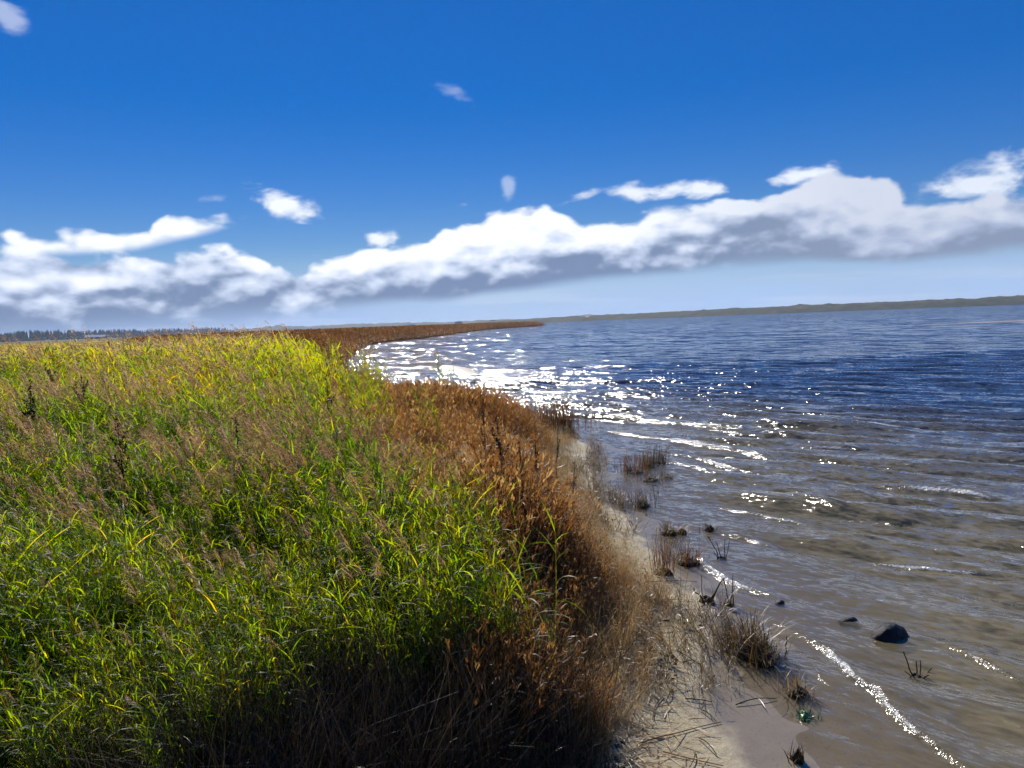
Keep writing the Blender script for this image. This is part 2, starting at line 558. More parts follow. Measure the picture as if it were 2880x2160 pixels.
cell = np.maximum(np.gradient(rows)[:, None], ((x1 - x0) / NC)[:, None])
H_ = np.zeros_like(X)
SX = np.zeros_like(X)
SY = np.zeros_like(X)
wr = np.random.default_rng(5)
amp_env = 0.12 + 0.88 * sstep(dwat, 0.4, 3.6)
nr = int((rows < 60).sum())
gust = 1.0 + 0.35 * vnoise(X[:nr], Y[:nr], 0.35, 8) + 0.25 * vnoise(X[:nr], Y[:nr], 0.9, 9)
for i in range(46):
    lam = 0.16 * (1.75 / 0.16) ** wr.random()
    th = math.atan2(-0.74, -0.67) + wr.normal() * (0.15 if lam > 0.5 else 0.45)
    k = 2 * math.pi / lam
    slope = 0.074 if lam > 0.5 else 0.034
    a = slope / k
    ph = wr.random() * 6.283
    kx, ky = math.cos(th), math.sin(th)
    p = k * (kx * X[:nr] + ky * Y[:nr]) + ph
    fil = np.clip((lam / cell[:nr] - 2.5) / 3.0, 0, 1)
    A = a * fil * amp_env[:nr] * gust
    H_[:nr] += A * np.sin(p)
    if lam > 0.4:
        SX[:nr] += kx * A * np.cos(p) * 1.0
        SY[:nr] += ky * A * np.cos(p) * 1.0
near = H_[:nr]
foam = np.zeros_like(X)  # crest mask for foam and for glints painted white
for ci, (pts, hgt, run) in enumerate(CRESTS):
    pts = np.array(pts, float)
    y_lo, y_hi = pts[:, 1].min() - 1.5, pts[:, 1].max() + 1.5
    r0, r1 = np.searchsorted(rows, y_lo), np.searchsorted(rows, y_hi)
    xs, yv = X[r0:r1], Y[r0:r1]
    xs = xs + 0.07 * vnoise(xs, yv, 1.6, 21) + 0.03 * vnoise(xs, yv, 5.0, 22)
    yv = yv + 0.07 * vnoise(xs, yv, 1.6, 23)
    seg = np.linalg.norm(np.diff(pts, axis=0), axis=1)
    cum = np.concatenate([[0], np.cumsum(seg)])
    best = np.full(xs.shape, 9.0)
    q = np.full(xs.shape, 9.0)
    s = np.zeros(xs.shape)
    for i in range(len(pts) - 1):
        a, b = pts[i], pts[i + 1]
        t_ = (b - a) / seg[i]
        nx, ny = (-t_[1], t_[0]) if (-t_[1] * 0.7 + t_[0] * 0.7) > 0 else (t_[1], -t_[0])   # seaward normal
        u_ = (xs - a[0]) * t_[0] + (yv - a[1]) * t_[1]
        uc = np.clip(u_, 0, seg[i])
        dx, dy = xs - a[0] - t_[0] * uc, yv - a[1] - t_[1] * uc
        dist = np.hypot(dx, dy)
        m_ = dist < best
        best = np.where(m_, dist, best)
        q = np.where(m_, np.sign(dx * nx + dy * ny) * dist, q)
        s = np.where(m_, (cum[i] + uc) / cum[-1], s)
    tap = np.sin(np.pi * np.clip(s, 0.0, 1)) ** 0.6 * (0.85 + 0.28 * vnoise(xs, yv, 2.2, 31))
    hgt = hgt * float(np.interp(pts[:, 1].mean(), [4.6, 7.5, 10, 16], [1.05, 1.25, 1.4, 1.9]))
    wf = hgt * 1.05
    prof = np.where(q < 0, np.exp(-(q / wf) ** 2), np.exp(-(np.abs(q) / run) ** 1.4)) - 0.30 * np.exp(-((q - run * 2.2) / run) ** 2)
    H_[r0:r1] += hgt * tap * prof
    foam[r0:r1] = np.maximum(foam[r0:r1], (1.0 if ci < NLINE else 0.45) * np.clip(tap, 0, 1) * np.exp(-((q + wf * 0.5) / (wf * 1.0)) ** 2))
Zw = H_ + 0.004
# swash: the thin edge of the lake lies nearly flat on the sand
Vw = np.stack([X - SX * 1.0, Y - SY * 1.0, Zw], -1)

M_water, T = new_mat('lake_water')
geo = T.node('ShaderNodeNewGeometry')
pos = geo.outputs['Position']
a_dep = T.node('ShaderNodeAttribute', attribute_name='offshore').outputs['Fac']
a_foam_glint = T.node('ShaderNodeAttribute', attribute_name='foam').outputs['Fac']
rot = T.node('ShaderNodeMapping')
rot.vector_type = 'TEXTURE'
rot.inputs['Rotation'].default_value = (0, 0, R(-42))
rot.inputs['Scale'].default_value = (2.8, 1.0, 1.0)
T.l.new(pos, rot.inputs['Vector'])
wv = rot.outputs[0]
sp = T.node('ShaderNodeSeparateXYZ')
T.l.new(pos, sp.inputs[0])
farf = T.smooth(sp.outputs[1], 18.0, 55.0)
off = T.smooth(a_dep, 0.1, 3.5)
def slopes(vec, scale, detail, k):
    c = T.vm('SUBTRACT', T.noise(vec, scale, detail, 0.6, 0.3, out=1), (0.5, 0.5, 0.5))
    nd = T.node('ShaderNodeVectorMath', operation='SCALE')
    T.put(nd.inputs[0], c)
    T.put(nd.inputs['Scale'], k)
    return nd.outputs[0]
vfar = T.smooth(sp.outputs[1], 28.0, 95.0)
calm = T.m('MULTIPLY_ADD', vfar, -0.8, 1.0)
sl = slopes(wv, 0.55, 1.0, T.m('MULTIPLY', vfar, 1.35))
sl = T.vm('ADD', sl, slopes(wv, 1.5, 1.0, T.m('MULTIPLY', farf, T.m('MULTIPLY_ADD', vfar, -1.2, 2.1))))
sl = T.vm('ADD', sl, slopes(wv, 5.5, 2.0, T.m('MULTIPLY', calm, T.m('MULTIPLY_ADD', off, 0.42, 0.45))))
sl = T.vm('ADD', sl, slopes(wv, 21.0, 1.0, T.m('MULTIPLY', calm, T.m('MULTIPLY_ADD', off, 0.35, 0.85))))
sl = T.vm('ADD', sl, slopes(pos, 70.0, 1.0, T.m('MULTIPLY', calm, T.m('MULTIPLY_ADD', a_foam_glint, 2.2, 0.25))))
lean_n = T.node('ShaderNodeVectorMath', operation='SCALE')
lean_n.inputs[0].default_value = (-0.03, -0.07, 0.0)      # wind waves: the fronts that face the shore are the steeper ones
T.put(lean_n.inputs['Scale'], farf)
lean = lean_n.outputs[0]
nrm = T.vm('NORMALIZE', T.vm('ADD', geo.outputs['Normal'], T.vm('ADD', T.vm('MULTIPLY', sl, (1.0, 1.0, 0.0)), lean)))
dt = T.node('ShaderNodeVectorMath', operation='DOT_PRODUCT')
T.l.new(geo.outputs['Incoming'], dt.inputs[0])
T.l.new(nrm, dt.inputs[1])
fres = T.m('MULTIPLY_ADD', T.m('POWER', T.m('SUBTRACT', 1.0, T.m('ABSOLUTE', dt.outputs['Value']), clamp=True), 5.0), 0.97, 0.022)
gl = T.node('ShaderNodeBsdfGlossy')
T.put(gl.inputs['Roughness'], T.smooth(sp.outputs[1], 10.0, 50.0, 0.14, 0.06))
gl.inputs['Color'].default_value = (1, 1, 1, 1)
T.l.new(nrm, gl.inputs['Normal'])
tr = T.node('ShaderNodeBsdfTransparent')
tr.inputs['Color'].default_value = (0.90, 0.86, 0.76, 1)
df = T.node('ShaderNodeBsdfDiffuse')
T.put(df.inputs['Color'], T.mix(T.smooth(a_dep, 2.0, 13.0), (0.225, 0.185, 0.098), (0.046, 0.072, 0.125)))
T.l.new(nrm, df.inputs['Normal'])
murk = T.m('ADD', T.smooth(a_dep, 0.0, 2.0, 0.04, 0.68), T.smooth(a_dep, 3.0, 20.0, 0.0, 0.28))
ms = T.node('ShaderNodeMixShader')
T.put(ms.inputs[0], murk)
T.l.new(tr.outputs[0], ms.inputs[1])
T.l.new(df.outputs[0], ms.inputs[2])
m2 = T.node('ShaderNodeMixShader')
T.l.new(fres, m2.inputs[0])
T.l.new(ms.outputs[0], m2.inputs[1])
T.l.new(gl.outputs[0], m2.inputs[2])
fd = T.node('ShaderNodeBsdfDiffuse')
fd.inputs['Color'].default_value = (0.8, 0.8, 0.8, 1)
m3 = T.node('ShaderNodeMixShader')
foam_glint = T.smooth(T.m('ADD', T.m('MULTIPLY', a_foam_glint, 0.62), T.m('MULTIPLY', T.noise(pos, 55.0, 3.0, 0.7), 0.66)), 0.78, 0.95)  # diffuse white on the crests: some foam, plus painted sun glints
T.put(m3.inputs[0], T.m('MULTIPLY', foam_glint, 0.8))
T.l.new(m2.outputs[0], m3.inputs[1])
T.l.new(fd.outputs[0], m3.inputs[2])
out(T, m3.outputs[0])
water = grid_mesh('water', Vw, M_water, {'offshore': dwat, 'foam': foam})
tag(water, 'wind-rippled shallow lake water running to the far shore', kind='structure')


# ------------------------------------------------------------------ plant materials
def foliage(name, stops, trans=0.45, rough=0.5, spec=0.10, tgain=(1.5, 1.5, 0.9), val_w=0.65):
    """colour from a per-leaf value and a per-plant tint; light passes through the blades"""
    m, T = new_mat(name)
    a1 = T.node('ShaderNodeAttribute', attribute_name='val').outputs['Fac']
    a2 = T.node('ShaderNodeAttribute', attribute_name='tint', attribute_type='INSTANCER').outputs['Fac']
    f = T.m('ADD', T.m('MULTIPLY', a1, val_w), T.m('MULTIPLY', a2, 1.0 - val_w), clamp=True)
    c = T.ramp(f, stops)
    d = T.node('ShaderNodeBsdfDiffuse')
    T.l.new(c, d.inputs['Color'])
    t = T.node('ShaderNodeBsdfTranslucent')
    T.put(t.inputs['Color'], T.mix(1.0, c, tgain, 'MULTIPLY'))
    g = T.node('ShaderNodeBsdfGlossy')
    g.inputs['Roughness'].default_value = rough
    g.inputs['Color'].default_value = (1, 1, 1, 1)
    mx = T.node('ShaderNodeMixShader')
    mx.inputs[0].default_value = trans
    T.l.new(d.outputs[0], mx.inputs[1])
    T.l.new(t.outputs[0], mx.inputs[2])
    fr = T.node('ShaderNodeFresnel')
    fr.inputs['IOR'].default_value = 1.45
    m2 = T.node('ShaderNodeMixShader')
    T.put(m2.inputs[0], T.m('MULTIPLY', fr.outputs[0], spec))
    T.l.new(mx.outputs[0], m2.inputs[1])
    T.l.new(g.outputs[0], m2.inputs[2])
    out(T, m2.outputs[0])
    return m


M_green = foliage('reed_green', [(0.0, (0.012, 0.034, 0.004)), (0.30, (0.032, 0.072, 0.005)), (0.58, (0.078, 0.104, 0.006)), (0.80, (0.15, 0.125, 0.010)), (0.90, (0.20, 0.105, 0.018)), (1.0, (0.16, 0.075, 0.022))],
                  trans=0.64, tgain=(7.6, 6.2, 0.7), spec=0.03)
M_plume = foliage('reed_plume', [(0.0, (0.11, 0.060, 0.032)), (0.5, (0.30, 0.19, 0.105)), (1.0, (0.56, 0.41, 0.25))], trans=0.55, tgain=(1.7, 1.45, 1.0), spec=0.04)
M_brown = foliage('rush_brown', [(0.0, (0.030, 0.017, 0.008)), (0.35, (0.095, 0.048, 0.018)), (0.6, (0.170, 0.083, 0.031)), (0.8, (0.29, 0.19, 0.085)), (1.0, (0.46, 0.33, 0.16))], trans=0.5, tgain=(2.1, 1.75, 1.1), spec=0.05)
M_under_shade = foliage('dead_undergrowth', [(0.0, (0.016, 0.012, 0.008)), (0.5, (0.050, 0.038, 0.024)), (0.75, (0.10, 0.078, 0.048)), (1.0, (0.24, 0.18, 0.11))], trans=0.2, tgain=(1.1, 1.0, 0.9), spec=0.05)  # straw tones darkened, so the reed-foot shade is put into the colour
M_straw = foliage('straw', [(0.0, (0.055, 0.038, 0.020)), (0.3, (0.16, 0.11, 0.055)), (0.6, (0.34, 0.245, 0.13)), (1.0, (0.56, 0.44, 0.26))], trans=0.5, tgain=(1.55, 1.4, 1.0), spec=0.05)
M_dark = foliage('dock_seed', [(0.0, (0.020, 0.011, 0.007)), (0.5, (0.055, 0.026, 0.015)), (1.0, (0.12, 0.06, 0.03))], trans=0.15)
M_rush = foliage('shore_rush', [(0.0, (0.035, 0.025, 0.012)), (0.4, (0.11, 0.07, 0.025)), (0.7, (0.22, 0.14, 0.04)), (1.0, (0.20, 0.20, 0.04))], trans=0.35, tgain=(1.4, 1.3, 0.9))

WIND = np.array([-0.85, -0.25, 0.0])


def leaf_pts(base, azim, elev, length, droop, n=6, r=rng):
    """centre line of a blade that starts at an angle and bends over"""
    p = [np.array(base, float)]
    e = elev
    st = length / (n - 1)
    a = azim
    for i in range(n - 1):
        d = np.array([math.cos(a) * math.cos(e), math.sin(a) * math.cos(e), math.sin(e)])
        d = d + WIND * 0.10 * (i / n)
        p.append(p[-1] + d / np.linalg.norm(d) * st)
        e -= droop / (n - 1)
    return np.array(p)


def add_leaf(mb, base, azim, elev, length, width, droop, val, r, n=6):
    p = leaf_pts(base, azim, elev, length, droop, n, r)
    side = np.array([-math.sin(azim), math.cos(azim), 0.0])
    tw = r.normal() * 0.6
    upv = np.array([-math.cos(azim) * math.sin(elev), -math.sin(azim) * math.sin(elev), math.cos(elev)])
    sides = np.array([side * math.cos(tw * k / n + tw * .3) + upv * math.sin(tw * k / n + tw * .3) for k in range(n)])
    prof = np.interp(np.linspace(0, 1, n), [0, 0.25, 0.5, 0.8, 1], [0.55, 1.0, 0.9, 0.45, 0.02]) * width
    mb.strip(p, prof, sides, val)


def stem_curve(h, lean, r, n=7, bend=0.25):
    t = np.linspace(0, 1, n)
    a = r.random() * 6.283
    off = np.outer(t ** 2, WIND * lean * h) + np.outer(t ** 1.6, np.array([math.cos(a), math.sin(a), 0]) * bend * h * r.random() * 0.5)
    p = off.copy()
    p[:, 2] = t * h
    return p


def reed_proto(seed, plume, hi=True, leaves=(9, 13)):
    r = np.random.default_rng(seed)
    mb = MB()
    h = 1.5 * r.uniform(0.88, 1.06)
    st = stem_curve(h, 0.16, r, 7 if hi else 4)
    sval = r.uniform(0.3, 0.8)
    if hi:
        mb.tube(st, np.linspace(0.0042, 0.0018, len(st)), 3, sval)
    else:
        mb.strip(st, np.linspace(0.010, 0.005, len(st)), np.array([1.0, 0.0, 0]), sval)
    n = r.integers(*leaves) + 2 if hi else 7
    a = r.random() * 6.283
    for i in range(n):
        t = 0.30 + 0.68 * (i + r.random() * 0.6) / n
        k = min(int(t * (len(st) - 1)), len(st) - 2)
        b = st[k] + (st[k + 1] - st[k]) * (t * (len(st) - 1) - k)
        az_ = a + math.pi * i + r.normal() * 0.5
        d = np.array([math.cos(az_), math.sin(az_)]) + WIND[:2] * 0.55
        az_ = math.atan2(d[1], d[0])
        L = r.uniform(0.16, 0.36) * (1.0 if t < 0.85 else 0.75)
        v = np.clip(r.normal(0.42, 0.14) + (0.22 if t < 0.42 else 0) + (0.28 if r.random() < 0.03 else 0), 0, 1)
        add_leaf(mb, b, az_, r.uniform(0.55, 1.25), L * (1 if hi else 1.15), r.uniform(0.008, 0.0145) * (1 if hi else 1.8), r.uniform(0.3, 1.7), v, r, 6 if hi else 4)
    mb_p = None
    if plume:
        mb_p = MB()
        L = r.uniform(0.17, 0.27)
        b = st[-1]
        ax = np.array([WIND[0] * 0.5 + r.normal() * 0.12, WIND[1] * 0.5 + r.normal() * 0.12, 1.0])
        ax /= np.linalg.norm(ax)
        for i in range(46 if hi else 16):
            t = r.random()
            s0 = b + ax * L * t * 0.9
            a_ = r.random() * 6.283
            dr = np.array([math.cos(a_) * 0.5, math.sin(a_) * 0.5, 0.6]) + WIND * 0.75
            ln = L * (0.55 - 0.3 * t) * r.uniform(0.7, 1.2)
            p1 = s0 + dr / np.linalg.norm(dr) * ln * 0.55
            dr2 = dr + np.array([0, 0, -1.0]) + WIND * 0.4
            p2 = p1 + dr2 / np.linalg.norm(dr2) * ln * 0.55
            w = 0.0045 if hi else 0.011
            sd = np.array([math.sin(a_ + 1), math.cos(a_ + 1), 0.3])
            mb_p.strip([s0, p1, p2], [w * 0.5, w, w * 0.25], sd, np.clip(r.normal(0.5, 0.22), 0, 1))
    return mb, mb_p


def combine(parts, name):
    """[(MB, material)] into one mesh with several materials"""
    tot = MB()
    mats, mi = [], []
    for mb, mat in parts:
        if mb is None or not mb.v:
            continue
        nf = len(mb.f)
        tot.add(np.concatenate(mb.v), mb.f, np.concatenate(mb.a))
        mats.append(mat)
        mi += [len(mats) - 1] * nf
    me = tot.mesh(name, mats)
    me.polygons.foreach_set('material_index', np.array(mi, np.int32))
    me.polygons.foreach_set('use_smooth', np.ones(len(me.polygons), bool))
    return me


def collection_of(name, meshes):
    c = bpy.data.collections.new(name)
    for me in meshes:
        c.objects.link(bpy.data.objects.new(me.name, me))
    return c


def scatter(name, coll, nvar, P, rotz, tilt, scl, tint, r, label):
    """one mass of plants: points that each carry one plant"""
    n = len(P)
    me = bpy.data.meshes.new(name)
    me.vertices.add(n)
    me.vertices.foreach_set('co', np.asarray(P, np.float32).reshape(-1))
    def attr(k, typ, data, prop='value'):
        a = me.attributes.new(k, typ, 'POINT')
        a.data.foreach_set(prop, data)
    attr('pick', 'INT', r.integers(0, nvar, n).astype(np.int32))
    rot = np.stack([tilt[:, 0], tilt[:, 1], rotz], -1).astype(np.float32)
    attr('rot', 'FLOAT_VECTOR', rot.reshape(-1), 'vector')
    s3 = np.asarray(scl, np.float32)
    if s3.ndim == 1:
        s3 = np.repeat(s3[:, None], 3, 1)
    attr('scl', 'FLOAT_VECTOR', s3.reshape(-1).astype(np.float32), 'vector')
    attr('tint', 'FLOAT', np.clip(tint, 0, 1).astype(np.float32))
    ob = bpy.data.objects.new(name, me)
    COL.objects.link(ob)
    ng = bpy.data.node_groups.new(name + '_scatter', 'GeometryNodeTree')
    ng.interface.new_socket('Geometry', in_out='INPUT', socket_type='NodeSocketGeometry')
    ng.interface.new_socket('Geometry', in_out='OUTPUT', socket_type='NodeSocketGeometry')
    gi, go = ng.nodes.new('NodeGroupInput'), ng.nodes.new('NodeGroupOutput')
    ci = ng.nodes.new('GeometryNodeCollectionInfo')
    ci.inputs['Collection'].default_value = coll
    ci.inputs['Separate Children'].default_value = True
    ci.inputs['Reset Children'].default_value = True
    ip = ng.nodes.new('GeometryNodeInstanceOnPoints')
    ip.inputs['Pick Instance'].default_value = True
    def na_(k, typ):
        nd = ng.nodes.new('GeometryNodeInputNamedAttribute')
        nd.data_type = typ
        nd.inputs['Name'].default_value = k
        return nd.outputs['Attribute']
    L = ng.links.new
    L(gi.outputs[0], ip.inputs['Points'])
    L(ci.outputs[0], ip.inputs['Instance'])
    L(na_('pick', 'INT'), ip.inputs['Instance Index'])
    e2r = ng.nodes.new('FunctionNodeEulerToRotation')
    L(na_('rot', 'FLOAT_VECTOR'), e2r.inputs[0])
    L(e2r.outputs[0], ip.inputs['Rotation'])
    L(na_('scl', 'FLOAT_VECTOR'), ip.inputs['Scale'])
    L(ip.outputs[0], go.inputs[0])
    md = ob.modifiers.new('plants', 'NODES')
    md.node_group = ng
    tag(ob, label, None, None, 'stuff')
    return ob


# ------------------------------------------------------------------ reed bed layout
def front_y(x):
    return np.interp(x, [-6, -3, -2, -1, 0, 0.5, 0.8, 1.1, 1.6], [2.4, 3.0, 3.15, 3.5, 3.95, 4.4, 4.8, 5.6, 8.0])


def green_x(y):
    """right hand edge of the green reeds"""
    return np.interp(y, [0, 4, 6, 7.5, 11.4, 18, 30, 60, 90, 140], [-0.28, -0.30, -0.45, -1.4, -2.9, -5.2, -10, -22, -33, -40])


def canopy(x, y):
    """height of the reed tops above the lake"""
    h = 1.40 + 0.42 * sstep(y, 4.5, 11) + 0.20 * sstep(y, 10, 24) - 0.05 * sstep(y, 40, 90)
    h = h + 0.26 * np.exp(-((x + 9.5) / 3.6) ** 2 - ((y - 22) / 8.0) ** 2)
    h = h - 0.12 * sstep(-x, 10, 18)
    h = h + 0.12 * vnoise(x, y, 0.45, 41) + 0.11 * vnoise(x, y, 1.1, 42)
    return h


def wedge(n, y0, y1, r, margin=1.5, k=0.74, power=1.0, xr=4.0):
    """random points in the part of the land the picture can see"""
    y = y0 + (y1 - y0) * r.random(n) ** power
    x = -(y * k + margin) + (y * k + margin + xr) * r.random(n)
    return x, y


def thin(x, y, keep):
    return x[keep], y[keep]


GREEN_TINT = lambda x, y, r: np.clip(0.44 + 0.14 * sstep(y, 6, 14) + 0.26 * vnoise(x, y, 0.5, 51) + 0.16 * vnoise(x, y, 0.16, 52) + r.normal(size=len(x)) * 0.13, 0, 1)

def reed_clump(seed, n, rad, plume_every, leaves=(8, 12), name='reed_clump'):
    r = np.random.default_rng(seed)
    g, pl = MB(), MB()
    for j in range(n):
        mb, mp = reed_proto(seed * 50 + j, plume=(plume_every and j % plume_every == 0), leaves=leaves)
        s = r.uniform(0.82, 1.06)
        o = np.array([r.uniform(-rad, rad), r.uniform(-rad, rad), 0])
        a = r.uniform(-0.6, 0.6)
        M = np.array([[math.cos(a), -math.sin(a), 0], [math.sin(a), math.cos(a), 0], [0, 0, 1]]) * s
        sh = r.normal() * 0.12
        for src, dst in ((mb, g), (mp, pl)):
            if src is not None:
                dst.add(np.concatenate(src.v) @ M.T + o, src.f, np.clip(np.concatenate(src.a) + sh, 0, 1))
    return combine([(g, M_green), (pl, M_plume)], name)


C_reed = collection_of('reed_clumps', [reed_clump(11 + i, 11, 0.21, 0 if i % 3 else 11) for i in range(12)])
C_plumed = collection_of('plumed_reed_clumps', [reed_clump(51 + i, 5, 0.2, 1, leaves=(5, 8), name='plumed_reed_clump') for i in range(6)])
protos = []
for i in range(6):        # a metre square patch of low detail reeds for the middle distance
    r = np.random.default_rng(300 + i)
    g, pl = MB(), MB()
    for j in range(46):
        mb, mp = reed_proto(1000 + i * 60 + j, plume=(j % 6 == 0), hi=False)
        s = r.uniform(0.85, 1.12)
        o = np.array([r.uniform(-0.6, 0.6), r.uniform(-0.6, 0.6), 0])
        ca, sa = math.cos(r.random() * .8 - .4), math.sin(r.random() * .8 - .4)
        for src, dst in ((mb, g), (mp, pl)):
            if src is not None:
                v = np.concatenate(src.v) * s
                dst.add(v + o, src.f, np.concatenate(src.a))
    protos.append(combine([(g, M_green), (pl, M_plume)], 'reed_patch'))
C_patch = collection_of('reed_patches', protos)


def rush_proto(seed, n, h, spread, lean, w, mat, heads=True, name='rush_tuft', leafy=0.6):
    r = np.random.default_rng(seed)
    mb = MB()
    for i in range(n):
        hh = h * r.uniform(0.45, 1.1)
        a = r.random() * 6.283
        b = np.array([r.normal() * spread, r.normal() * spread, 0.0])
        ln = r.uniform(0.02, lean)
        t = np.linspace(0, 1, 4)
        p = b + np.outer(t ** 1.5, np.array([math.cos(a), math.sin(a), 0]) * ln * hh + WIND * 0.10 * hh)
        p[:, 2] = t * hh * math.sqrt(max(0.15, 1 - ln * ln * 0.6))
        v = np.clip(r.normal(0.5, 0.22), 0, 1)
        sd = np.array([math.cos(a + 1.3), math.sin(a + 1.3), 0])
        mb.strip(p, np.array([1, 0.9, 0.7, 0.3]) * w * r.uniform(0.7, 1.3), sd, v)
        if heads and r.random() < 0.4:
            for q in range(3):
                o = r.normal(size=3) * 0.012
                e = p[-1] + np.array([r.normal() * 0.03, r.normal() * 0.03, 0.02 + r.random() * 0.04]) + WIND * 0.02
                mb.strip([p[-1] - (p[-1] - p[-2]) * 0.2 * q / 3, (p[-1] + e) / 2 + o, e], [w, w * 2.4, w * 0.5], sd, min(1, v + 0.15))
        if r.random() < leafy:
            k = r.integers(1, 3)
            add_leaf(mb, p[k], r.random() * 6.28, r.uniform(0.2, 1.1), hh * 0.35, w * 2.0, r.uniform(0.5, 2.2), np.clip(v + r.normal() * 0.15, 0, 1), r, 4)
    return combine([(mb, mat)], name)


C_brown = collection_of('brown_rush_tufts', [rush_proto(400 + i, 56, 1.0, 0.13, 0.60, 0.0062, M_brown) for i in range(8)])
C_far_brown = collection_of('far_rush_tufts', [rush_proto(430 + i, 60, 1.0, 0.35, 0.30, 0.016, M_brown) for i in range(5)])
C_straw = collection_of('straw_tufts', [rush_proto(450 + i, 22, 0.9, 0.06, 0.95, 0.0036, M_straw, heads=False, name='straw_tuft') for i in range(6)])

C_under = collection_of('undergrowth_tufts', [rush_proto(480 + i, 22, 0.9, 0.09, 0.75, 0.0045, M_under_shade, heads=False, name='undergrowth_tuft', leafy=0.06) for i in range(6)])
C_sprig = collection_of('shore_sprigs', [rush_proto(490 + i, 12, 0.5, 0.05, 0.8, 0.0055, M_rush, heads=False, name='shore_sprig') for i in range(5)])

# near green reeds
r = np.random.default_rng(61)
x, y = wedge(2900, 2.4, 11.0, r, xr=3.0)
setback = 0.45 * sstep(x, -1.5, -0.8) * (1 - 0.5 * sstep(x, -0.2, 0.3))
keep = (y > front_y(x) + setback + 0.1 * r.normal(size=len(x))) & (x < green_x(y) - 0.1 + 0.12 * r.normal(size=len(x)) + r.exponential(0.22, len(x))) & (x > -(y * .74 + 1.3))
keep &= ~(((x + 3.15) / 0.55) ** 2 + ((y - 6.3) / 0.9) ** 2 < 1)
keep &= ~((vnoise(x, y, 1.3, 45) < -0.62) & (y > 4.6))              # the dark hollow
x, y = thin(x, y, keep)
z = ground_z(x, y)
top_h = canopy(x, y) - z
edge = sstep(y - front_y(x) - 0.3, 0, 0.8)
s = top_h / 1.5 * r.uniform(0.82, 1.08, len(x)) * (0.80 + 0.20 * edge)
P = np.stack([x, y, z - 0.01], -1)
n = len(x)
reed_bed = scatter('reed_bed', C_reed, 12, P, r.uniform(-0.5, 0.5, n), r.normal(size=(n, 2)) * 0.09, s, GREEN_TINT(x, y, r), r,
                   'dense green reed bed filling the left foreground')
# plumed reeds, thickest in a band across the middle of the bed
x, y = wedge(2200, 3.6, 16.0, r, xr=2.5)
dens = 0.06 + 0.55 * np.exp(-((y - 7.2) / 1.6) ** 2) * sstep(-x, -0.3, 0.8) + 0.2 * np.exp(-((x + 5.5) / 2.0) ** 2)
keep = (y > front_y(x) + 0.4) & (x < green_x(y) + 0.3) & (r.random(len(x)) < dens)
x, y = thin(x, y, keep)
z = ground_z(x, y)
s = (canopy(x, y) - z) / 1.5 * r.uniform(0.92, 1.12, len(x))
n = len(x)
scatter('plumed_reeds', C_plumed, 6, np.stack([x, y, z], -1), r.uniform(-0.7, 0.7, n), r.normal(size=(n, 2)) * 0.07, s, GREEN_TINT(x, y, r) + 0.1, r,
        'pinkish beige feathery reed plumes standing over the green reeds')
# middle distance
x, y = wedge(2300, 10.5, 30.0, r, xr=1.0, power=0.9)
keep = (x < green_x(y) + 1.2 * r.normal(size=len(x))) & (shore_x(y) - x > np.interp(y, [10, 18, 22], [1.6, 2.2, 4.0]))
x, y = thin(x, y, keep)
z = ground_z(x, y)
s = (canopy(x, y) - z) / 1.5 * r.uniform(0.86, 1.08, len(x))
n = len(x)
scatter('reed_bed_beyond', C_reed, 12, np.stack([x, y, z], -1), r.uniform(-0.9, 0.9, n), r.normal(size=(n, 2)) * 0.08, s, GREEN_TINT(x, y, r) + 0.05, r,
        'green and yellowing reeds in the middle distance')
x, y = wedge(3600, 18.0, 150.0, r, xr=2.0, power=1.5)
keep = x < np.minimum(green_x(y), shore_x(y) - 5.0) + 0.8 * r.normal(size=len(x))
x, y = thin(x, y, keep)
z = ground_z(x, y)
s = (canopy(x, y) - z) / 1.5 * r.uniform(0.86, 1.05, len(x))
n = len(x)
s3 = np.stack([s * 1.3, s * 1.3, s], -1)
scatter('far_reed_bed', C_patch, 6, np.stack([x, y, z], -1), r.uniform(-0.5, 0.5, n), r.normal(size=(n, 2)) * 0.04, s3, GREEN_TINT(x, y, r) + 0.22 * sstep(y, 14, 40) + 0.1, r,
        'olive and straw coloured reeds reaching back to the horizon on the left')

# brown rush fringe between the green reeds and the beach
y = 3.4 + 24.0 * r.random(15000) ** 1.2
x = green_x(y) - 1.6 + (shore_x(y) - green_x(y) + 1.6) * r.random(len(y))
keep = r.random(len(y)) < (shore_x(y) - green_x(y) + 1.6) / 8.0 * 1.6
x, y = thin(x, y, keep)
d = shore_x(y) - x
gx = green_x(y)
inner = x - gx
keep = (y > front_y(x) + 0.05) & (inner > np.interp(y, [4, 6, 9, 14], [0.18, 0.05, -0.4, -1.3]) + np.interp(y, [5, 9], [0.08, 0.5]) * r.normal(size=len(x))) & (d > 0.50 + 0.12 * r.normal(size=len(x)))
fade = 0.10 + 0.90 * sstep(d, 0.6, 1.4)
keep &= r.random(len(x)) < fade
x, y = thin(x, y, keep)
d = shore_x(y) - x
z = ground_z(x, y)
h = 0.28 + 0.72 * sstep(d, 0.6, 2.2) * (1 - 0.30 * sstep(y, 10, 16) * (1 - sstep(d, 2.0, 4.0)))
s = h * r.uniform(0.75, 1.15, len(x)) * (0.8 + 0.35 * vnoise(x, y, 0.9, 61))
n = len(x)
scatter('brown_rush_fringe', C_brown, 8, np.stack([x, y, z], -1), r.uniform(0, 6.28, n), r.normal(size=(n, 2)) * 0.10, s,
        np.clip(0.50 + 0.40 * vnoise(x, y, 0.7, 62) + 0.22 * r.normal(size=n) + 0.25 * (1 - sstep(d, 0.6, 1.6)), 0, 1), r,
        'rust brown rushes and dead grass along the edge of the sand')
x2 = r.random(len(x)) < 0.55 * (1 - 0.6 * sstep(y, 6, 14))
